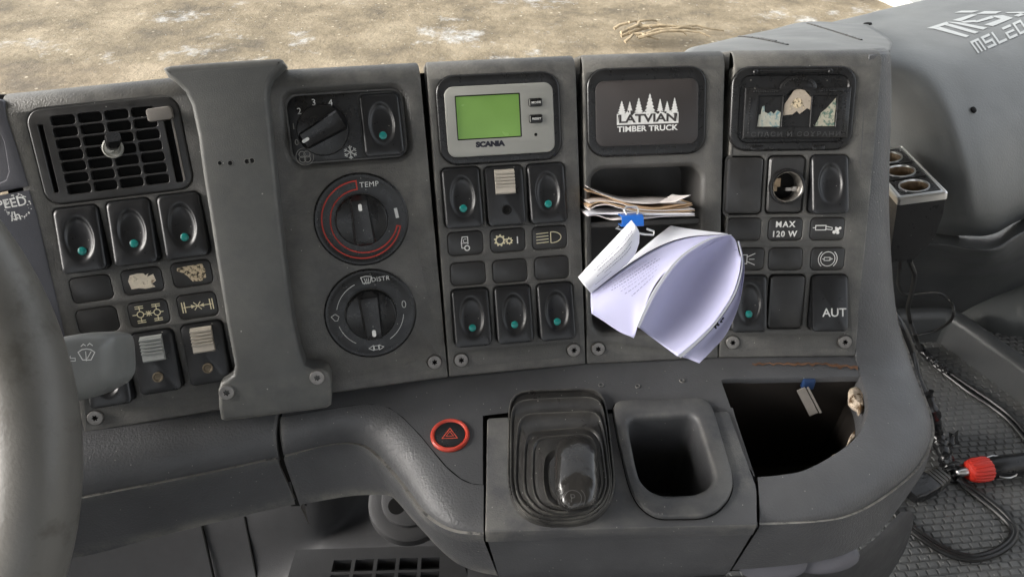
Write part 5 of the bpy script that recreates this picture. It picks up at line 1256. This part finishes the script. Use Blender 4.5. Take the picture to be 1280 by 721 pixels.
# red-capped plug
q = mpt(1222,587,.013); d_ = (mpt(1290,577,.013)-mpt(1205,589,.013)).normalized(); s_ = Vector((0,0,1)).cross(d_)
m4 = Matrix(((s_.x,0,d_.x,q.x),(s_.y,0,d_.y,q.y),(s_.z,1,d_.z,q.z),(0,0,0,1)))
TR = thing('lighter_plug', 'black lighter plug with a red ribbed collar and metal tip on the rubber mat', 'plug', m4)
mb = MB(); mb.lathe([(.0090,.010),(.0105,.012),(.0108,.030),(.0106,.075),(.0098,.080),(.006,.081)], seg=36, cap=True); mb.build('plug_body', 'switch', TR)
mb = MB(); L = []
for z, r, rr in ((-.0115,.0060,0),(-.0105,.0085,.0),(-.0085,.0100,.0003),(-.003,.0114,.0005),(.0085,.0118,.0005),(.0105,.0114,.0004),(.0110,.0095,0)):
    L.append([((r+rr*(1 if (k//2) % 2 else -1))*cos(2*pi*k/72), (r+rr*(1 if (k//2) % 2 else -1))*sin(2*pi*k/72), z) for k in range(72)])
mb.loft(L, cap0=True, cap1=True); mb.build('red_collar', 'plugred', TR, ang=25)
mb = MB(); mb.lathe([(.0042,-.012),(.0042,-.018),(.0030,-.020),(.0030,-.0235),(.0015,-.0245)], seg=20); mb.build('metal_tip', 'chrome', TR)
for s in (-1, 1):
    mb = MB(); mb.tube([(s*.0108,.000,.016),(s*.0128,0,.020),(s*.0138,0,.026),(s*.0120,0,.033),(s*.0104,0,.035)], .0009, 7); mb.build('side_spring', 'chrome', TR)
q = mpt(1192,590,.008); mb = MB(); mb.tube([q+Vector((.010*cos(a)*.7, .006*sin(a)*.7, .010*sin(a)*.7)) for a in [2*pi*k/24*.92 for k in range(25)]], .0036, 9); tag(mb.build('cable_knot', 'cable'), 'tight black cable knot between the ribbed connector and the red plug', 'cable')

# ------------------------------------------------------------------ steering wheel and wiper stalk
wc = V3(-462,600,.35); wr = .180
wn = (AF*-1 + AX*.06 + AD*-.05).normalized(); wx = AX; wx = (wx - wn*(wx@wn)).normalized(); wy = wn.cross(wx)
m4 = Matrix(((wx.x,wy.x,wn.x,wc.x),(wx.y,wy.y,wn.y,wc.y),(wx.z,wy.z,wn.z,wc.z),(0,0,0,1)))
TW = thing('steering_wheel', 'worn grey leather steering wheel rim at the left edge', 'steering wheel', m4)
mb = MB(); L = []
for i in range(140):
    a = 2*pi*i/140; L.append([((wr+.0200*cos(b))*cos(a), (wr+.0200*cos(b))*sin(a), .0195*sin(b)) for b in [2*pi*k/28 for k in range(28)]])
L.append(L[0]); mb.loft(L); mb.build('rim', 'wheel', TW, ang=180)
mb = MB(); mb.lathe([(.085,-.06),(.085,-.03),(.075,-.018),(.05,-.012),(.01,-.010)], seg=48); mb.build('hub', 'console', TW)
for a in (150, 210, 320, 40):
    mb = MB(); ca, sa = cos(radians(a)), sin(radians(a)); mb.loft([[(r*ca - p[0]*sa, r*sa + p[0]*ca, z+p[1]) for p in rrect(.034, .012, .005, 4)] for r, z in ((.07,-.03),(.13,-.026),(wr-.008,-.002))]); 
    if a in (150, 210): mb.build('spoke', 'console', TW)
# stalk
sq_ = V3(120,455,.435); TK2 = thing('wiper_stalk', 'dark wiper stalk with wide rounded end and white wiper symbol, behind the steering wheel', 'stalk', Matrix.Translation(sq_))
tl_, tr_, br_, bl_ = V3(70,423,.425), V3(155,416,.445), V3(160,466,.445), V3(88,503,.428)
px3 = lambda px, py, d: V3(px, py, d) - sq_
secs = [([(40,430),(40,520)], .420), ([(72,424),(90,500)], .426), ([(95,418),(105,499)], .431), ([(120,415),(128,493)], .437), ([(142,415),(149,482)], .442), ([(153,416.5),(157,474)], .444), ([(157.5,419),(160,469)], .445), ([(159,424),(161,463)], .446)]
mb = MB(); L = []
for i, ((a, b), d) in enumerate(secs):
    A3, B3 = px3(*a, d), px3(*b, d+.004); c3 = (A3+B3)/2; h3 = (A3-B3)/2; th = AF*(.016 if i < 5 else (.013, .009, .004)[i-5])
    ring = []
    for k in range(32):
        t = 2*pi*k/32; ct, st = cos(t), sin(t); e = .55
        ring.append(c3 + h3*(abs(ct)**e*(1 if ct > 0 else -1)) + th*(abs(st)**e*(1 if st > 0 else -1)))
    L.append(ring)
L2_ = []
for j in range(32):
    pass
cols = [crom([L[i][k] for i in range(len(L))], 40) for k in range(32)]
mb.loft([[cols[k][i] for k in range(32)] for i in range(40)], cap0=True, cap1=True); stk = mb.build('stalk_end', 'stalk', TK2, ang=60)
bvs = BVHTree.FromPolygons([v.co for v in stk.data.vertices], [p.vertices for p in stk.data.polygons])
mb = MB(); cx_, cy_ = 108, 444
W_ = [(-11,-3),(-6,-6.5),(0,-7.5),(6,-6.5),(11,-3),(6,7),(-5,7)]
ribbon(mb, [(cx_+a*.95, cy_+b*.95) for a, b in W_], 1.2, 0, True); ribbon(mb, [(cx_,cy_+8),(cx_-1,cy_-4)], 1.1); ribbon(mb, [(cx_+1,cy_+5),(cx_+6,cy_-4)], 1.0)
ribbon(mb, [(cx_-7,cy_-10),(cx_-4,cy_-13),(cx_-1,cy_-11)], 1.0); ribbon(mb, [(cx_+1,cy_-11),(cx_+4,cy_-14),(cx_+8,cy_-11)], 1.0)
ribbon(mb, [(84,450),(88,446),(88,448.5),(94,448.5),(94,452),(88,452),(88,455)], .9, 0, True)
R = []
for x, y, z in mb.v:
    d = ray(x, y-1).normalized(); h_ = bvs.ray_cast(CAM - sq_, d); R.append(tuple((h_[0] if h_[0] else px3(x, y, .43)) - d*.0004))
mb.v = R; mb.build('wiper_symbol', 'print', TK2)
mb = MB(); mb.tube([px3(60,470,.425), px3(0,480,.42), px3(-120,500,.41)], .012, 14); mb.build('stalk_arm', 'stalk', TK2)

# ------------------------------------------------------------------ below the dash
TH = thing('heater_housing', 'shadowed grey heater housing with a square-slotted floor vent below the console', 'heater housing')
mb = MB()
mb.grid(patch([[V3(-200,540,.69),V3(100,540,.69),V3(260,540,.69),V3(390,540,.69),V3(470,540,.74),V3(560,560,.74),V3(760,600,.73)],
               [V3(-200,640,.70),V3(100,640,.70),V3(260,640,.70),V3(390,640,.70),V3(450,640,.735),V3(560,640,.715),V3(760,660,.70)],
               [V3(-200,700,.71),V3(100,700,.71),V3(260,700,.71),V3(365,700,.705),V3(430,690,.69),V3(560,690,.675),V3(760,710,.67)],
               [V3(-200,780,.72),V3(100,780,.72),V3(260,780,.72),V3(340,780,.70),V3(430,760,.66),V3(560,760,.65),V3(760,780,.64)],
               [V3(-200,950,.75),V3(100,950,.75),V3(260,950,.75),V3(340,950,.72),V3(430,950,.65),V3(560,950,.62),V3(760,950,.60)]], 60, 40), flip=True); mb.build('housing', 'under', TH, ang=180)
for pts in ([(252,655,.7005),(258,680,.705),(268,725,.710)], [(306,645,.6995),(313,680,.705),(322,725,.710)]):
    mb = MB(); mb.tube(crom([V3(*p) for p in pts], 12), .0012, 6); mb.build('panel_joint', 'void', TH)
# round boss
bq = V3(512,625,.655); bn = (CAM-bq).normalized(); bn = (bn*.5 + Vector((0,-.1,.8))).normalized()
mb = MB(); mb.lathe([(.036,-.010),(.035,.0),(.032,.0015),(.024,.0015),(.023,.004),(.020,.005)], seg=60); o = mb.build('round_boss', 'under', TH); o.location = bq; o.rotation_euler = bn.to_track_quat('Z','Y').to_euler()
o2 = MB().lathe([(.007,.0),(.007,.0008),(.004,.0009)], seg=20).build('boss_hole', 'void', TH); o2.location = V3(496,632,.615); o2.rotation_euler = bn.to_track_quat('Z','Y').to_euler()
# floor vent
fo_ = V3(415,699,.585); fu = (V3(552,695,.59)-fo_); fl_ = fu.length; fu = fu.normalized(); fd = (V3(418,740,.555)-fo_); fd = (fd - fu*(fd@fu)).normalized(); PF = Plane(fo_, fu, -fd)
TF = thing('floor_vent', 'black floor vent with a row of square openings at the bottom edge', 'air vent', PF.m)
mb = MB(); pit = fl_/5; hs = [[(pit*i+.0014, -.0005-r*.0150), (pit*(i+1)-.0014, -.0005-r*.0150), (pit*(i+1)-.0014, -.0128-r*.0150), (pit*i+.0014, -.0128-r*.0150)] for i in range(5) for r in range(3)]
mb.fill([[(-.03,.012),(fl_+.012,.012),(fl_+.03,-.06),(-.03,-.06)]]+[ccw(h) for h in hs])
for h in hs: h = ccw(h); mb.loft([ZZ(h,0), ZZ(h,-.010)])
mb.build('grille', 'under', TF, ang=20); mb = MB(); mb.box((fl_/2,-.022,-.014),(fl_+.04,.06,.002)); mb.build('vent_back', 'void', TF)
# ------------------------------------------------------------------ paper
TRr = []
zr = lambda x, y, d: V3(720+x/5.545, 200+y/5.545, d)
def receipt(label, pts, m, d=.505, depth=.050, tilt=.0, thick=.0005):
    P3 = crom([zr(*p, d+.002*sin(i*1.3)) for i, p in enumerate(pts)], 40)
    bk_ = -PD.n
    G = [[p + bk_*(depth*k/4) + PD.w*(tilt*k/4*(1+.4*sin(j*.2))) for j, p in enumerate(P3)] for k in range(5)]
    mb = MB(); mb.grid(G); return tag(mb.build('receipt', m, solid=thick), label, 'receipt', 'receipts in the cubby')
receipt('topmost curled receipt in the cubby, pale and sagging to the right', [(85,190),(110,205),(200,245),(350,292),(500,302),(600,298),(795,303)], 'rec_white', .517)
receipt('brownish receipt just below the topmost one in the cubby', [(82,218),(150,235),(250,268),(400,318),(560,338),(700,318),(805,300)], 'rec_tan', .515)
receipt('tan receipt with a curled left end, third in the cubby pile', [(100,222),(200,252),(300,290),(400,325),(560,345),(700,335),(808,312)], 'rec_tan', .516)
receipt('pale receipt bulging upwards at its left end, middle of the pile', [(88,298),(170,286),(300,300),(420,340),(560,352),(700,348),(822,342)], 'rec_white', .514)
receipt('creased tan receipt in the lower half of the cubby pile', [(86,330),(120,305),(180,292),(290,318),(420,352),(560,364),(825,352)], 'rec_tan', .513)
receipt('receipt with a drooping left corner, just above the flat white sheets', [(92,350),(140,320),(220,310),(300,332),(430,362),(620,370),(825,372)], 'rec_white', .512)
receipt('flat white sheet that the blue clip holds, near the bottom of the pile', [(84,386),(130,374),(260,376),(400,378),(620,378),(822,376)], 'paper', .511)
receipt('lowest sheet of the cubby pile, sagging below the flat one at left', [(80,390),(140,384),(240,414),(310,412),(480,406),(600,392),(825,386)], 'rec_white', .511)
mb = MB(); mb.grid(patch([[zr(580,295,.520), zr(625,293,.517), zr(690,290,.514)], [zr(620,268,.525), zr(680,272,.520), zr(740,268,.514)], [zr(668,238,.530), zr(720,246,.524), zr(795,244,.514)]], 14, 14)); tag(mb.build('receipt', 'rec_white', solid=.0004), 'folded corner of a receipt sticking up at the right of the pile', 'receipt', 'receipts in the cubby')
# blue binder clip
q = zr(390,425,.500); TBc = thing('binder_clip', 'bright blue binder clip on the receipts in the cubby', 'clip', PD.m.copy()); TBc.matrix_world = Matrix.Translation(q) @ PD.m.to_3x3().to_4x4()
mb = MB(); mb.loft([[(x, y, z) for y, z in ((.0036,-.012),(.0036,-.001),(.0029,.0010),(-.0024,.0022),(-.0029,.0016),(-.0030,-.001),(-.0029,-.012))] for x in (-.0072,-.0068,.0068,.0072)], closed=False); mb.build('clip_body', 'blue', TBc, solid=.0008, ang=25)
mb = MB(); mb.tube([(-.003,.004,-.004),(-.0045,.007,-.005),(-.003,.0088,-.006),(.004,.0088,-.006),(.0052,.007,-.005),(.004,.004,-.004)], .0007, 7); mb.build('wire_handle', 'chrome', TBc)
mb = MB(); mb.tube([(-.009,-.003,.001),(-.011,-.004,.001),(-.008,-.005,.002),(.008,-.0085,.003),(.0135,-.0090,.003),(.014,-.007,.002),(.009,-.005,.002)], .0007, 7); mb.build('wire_handle', 'chrome', TBc)
# paper sheets pushed into the lower cubby
zp = lambda x, y, d: V3(720+x/3.795, 270+y/3.795, d)
def sheet(name, label, rows, m, nu=40, nv=30, thick=.00025, group='loose paper sheets in the cubby'):
    G = patch([[zp(*p) for p in r] for r in rows], nu, nv, ev=True); mb = MB(); mb.grid(G)
    return tag(mb.build(name, m, solid=thick, ang=180), label, 'paper', group), G
def textlines(G, parent, spec, m, name):
    """printed lines lying on a sheet: spec = list of (v0, u0, u1, heavy)"""
    nv, nu = len(G), len(G[0]); mb = MB()
    def at(u, v):
        x, y = min(max(u,0),1)*(nu-1), min(max(v,0),1)*(nv-1); i, j = min(int(y), nv-2), min(int(x), nu-2); fy, fx = y-i, x-j
        p = G[i][j].lerp(G[i][j+1], fx).lerp(G[i+1][j].lerp(G[i+1][j+1], fx), fy)
        t = (G[i][j+1]-G[i][j]).cross(G[i+1][j]-G[i][j]).normalized(); t = t if t@(CAM-p) > 0 else -t
        return p + t*.0004
    for v0, u0, u1, hh in spec:
        u = u0
        while u < u1:
            w_ = random.uniform(.006,.022); e = min(u+w_, u1); vs = [at(u,v0-hh/2), at(e,v0-hh/2), at(e,v0+hh/2), at(u,v0+hh/2)]
            mb.add(vs, [(0,1,2,3)], 0, True); u = e+random.uniform(.005,.011)
    return mb.build(name, m, parent)
# left flap with print (rows run from the top-left edge to the free right edge)
o, G = sheet('curled_paper_sheet', 'leftmost printed shade-tinted lilac sheet of the curled papers, its flap hanging to the lower left',
  [[(70,368,.490),(160,300,.492),(260,228,.494),(350,172,.496),(450,126,.498),(560,100,.499),(700,90,.500)],
   [(70,402,.488),(160,345,.487),(260,280,.487),(350,220,.489),(450,165,.491),(570,118,.494),(704,91,.498)],
   [(72,440,.484),(150,410,.481),(240,380,.479),(330,310,.480),(430,225,.484),(560,135,.490),(712,92,.496)],
   [(74,462,.480),(130,498,.476),(205,548,.472),(264,573,.4695),(275,578,.469),(281,562,.469),(312,470,.470),(420,270,.478),(716,93,.494)]], 'papershade', 60, 40)
spec = [(v, u0, u1, h) for v, u0, u1, h in ((.16,.10,.36,.010),(.24,.10,.44,.010),(.34,.16,.50,.018),(.42,.15,.52,.022),(.50,.20,.46,.009),(.56,.20,.50,.009),(.63,.22,.48,.009),(.70,.26,.44,.009))]
textlines(G, o, spec, 'ink', 'printed_text')
sheet('curled_paper_sheet', 'bright white outer back of the curled papers, lit along the top fold',
  [[(70,362,.4885),(160,294,.4905),(260,222,.4925),(350,166,.4945),(450,120,.4965),(560,94,.498),(720,86,.500)],
   [(72,360,.492),(180,268,.497),(270,196,.502),(350,135,.505),(440,90,.508),(560,84,.505),(716,84,.502)],
   [(76,352,.500),(200,250,.508),(290,176,.514),(370,108,.518),(440,53,.520),(450,47,.520),(462,49,.5195),(570,66,.512),(710,83,.504)]], 'paper')
# the big inner lobe
o, G = sheet('curled_paper_sheet', 'large curled shade-tinted lilac sheet in the middle with a smooth blank inside face',
  [[(300,530,.470),(342,438,.470),(400,332,.472),(500,202,.477),(620,122,.484),(690,94,.490),(728,90,.493)],
   [(345,565,.478),(400,450,.486),(470,340,.492),(560,225,.496),(650,150,.497),(710,108,.496),(745,100,.495)],
   [(400,605,.478),(460,500,.488),(540,390,.495),(620,270,.499),(690,180,.499),(738,125,.497),(762,130,.494)],
   [(450,642,.473),(530,555,.480),(610,460,.486),(690,340,.490),(738,240,.492),(765,165,.493),(776,200,.490)],
   [(482,665,.468),(570,590,.470),(652,508,.473),(735,385,.478),(770,290,.482),(782,215,.486),(780,190,.488)]], 'papershade', 50, 40)
sheet('curled_paper_sheet', 'second curled sheet whose edge shows just outside the big inner lobe',
  [[(288,524,.4655),(324,440,.4655),(382,330,.468),(482,200,.473),(606,117,.480),(700,91,.4885),(736,89,.492)],
   [(299,531,.4670),(340,440,.4665),(398,332,.4690),(498,202,.4740),(618,122,.4810),(704,93,.4895),(738,91,.493)]], 'paper', 40, 8)
sheet('curled_paper_sheet', 'narrow sheet edge between the inner lobe and the outermost one at lower right',
  [[(480,662,.472),(572,588,.474),(655,508,.477),(738,385,.482),(774,290,.486),(786,210,.489),(768,120,.494)],
   [(497,672,.474),(592,588,.476),(672,500,.479),(748,385,.484),(781,290,.488),(790,205,.491),(770,118,.496)]], 'paper', 40, 8)
o, G = sheet('curled_paper_sheet', 'outermost shade-tinted lilac sheet of the curled papers, at lower right with a dark signature',
  [[(505,668,.481),(598,586,.483),(676,500,.486),(752,385,.490),(784,290,.493),(791,205,.495),(772,118,.498)],
   [(535,678,.483),(625,592,.485),(700,505,.487),(765,395,.490),(790,295,.494),(796,215,.496),(774,120,.499)],
   [(585,698,.482),(650,632,.483),(712,560,.484),(765,445,.487),(790,335,.491),(798,225,.494),(772,122,.498)]], 'papershade')
mb = MB()
for pts in ([(655,528),(660,516),(664,534)], [(668,520),(672,506),(676,520),(680,512)], [(686,506),(690,492),(692,504)], [(650,520),(664,520)], [(694,492),(700,480)]):
    P3 = [zp(x, y, .4795) for x, y in pts]; mb.tube(P3, .0006, 5)
mb.build('signature', 'inkblack', o)
# small slip on the left
o, G = sheet('paper_slip', 'small printed white slip standing against the left side of the cubby',
  [[(10,290,.486),(60,235,.487),(120,172,.488),(190,98,.489),(263,20,.490)],
   [(30,318,.485),(85,262,.484),(150,200,.483),(220,130,.483),(285,48,.486)],
   [(50,342,.486),(110,292,.485),(175,236,.484),(245,170,.484),(300,80,.487)],
   [(70,366,.490),(130,318,.490),(200,262,.490),(272,192,.490),(299,128,.491)]], 'paper', group='loose paper sheets in the cubby')
textlines(G, o, [(.22,.30,.86,.022),(.32,.22,.92,.026),(.42,.25,.90,.026),(.55,.20,.82,.022),(.64,.30,.78,.022),(.78,.12,.40,.02)], 'ink', 'printed_text')
#MORE
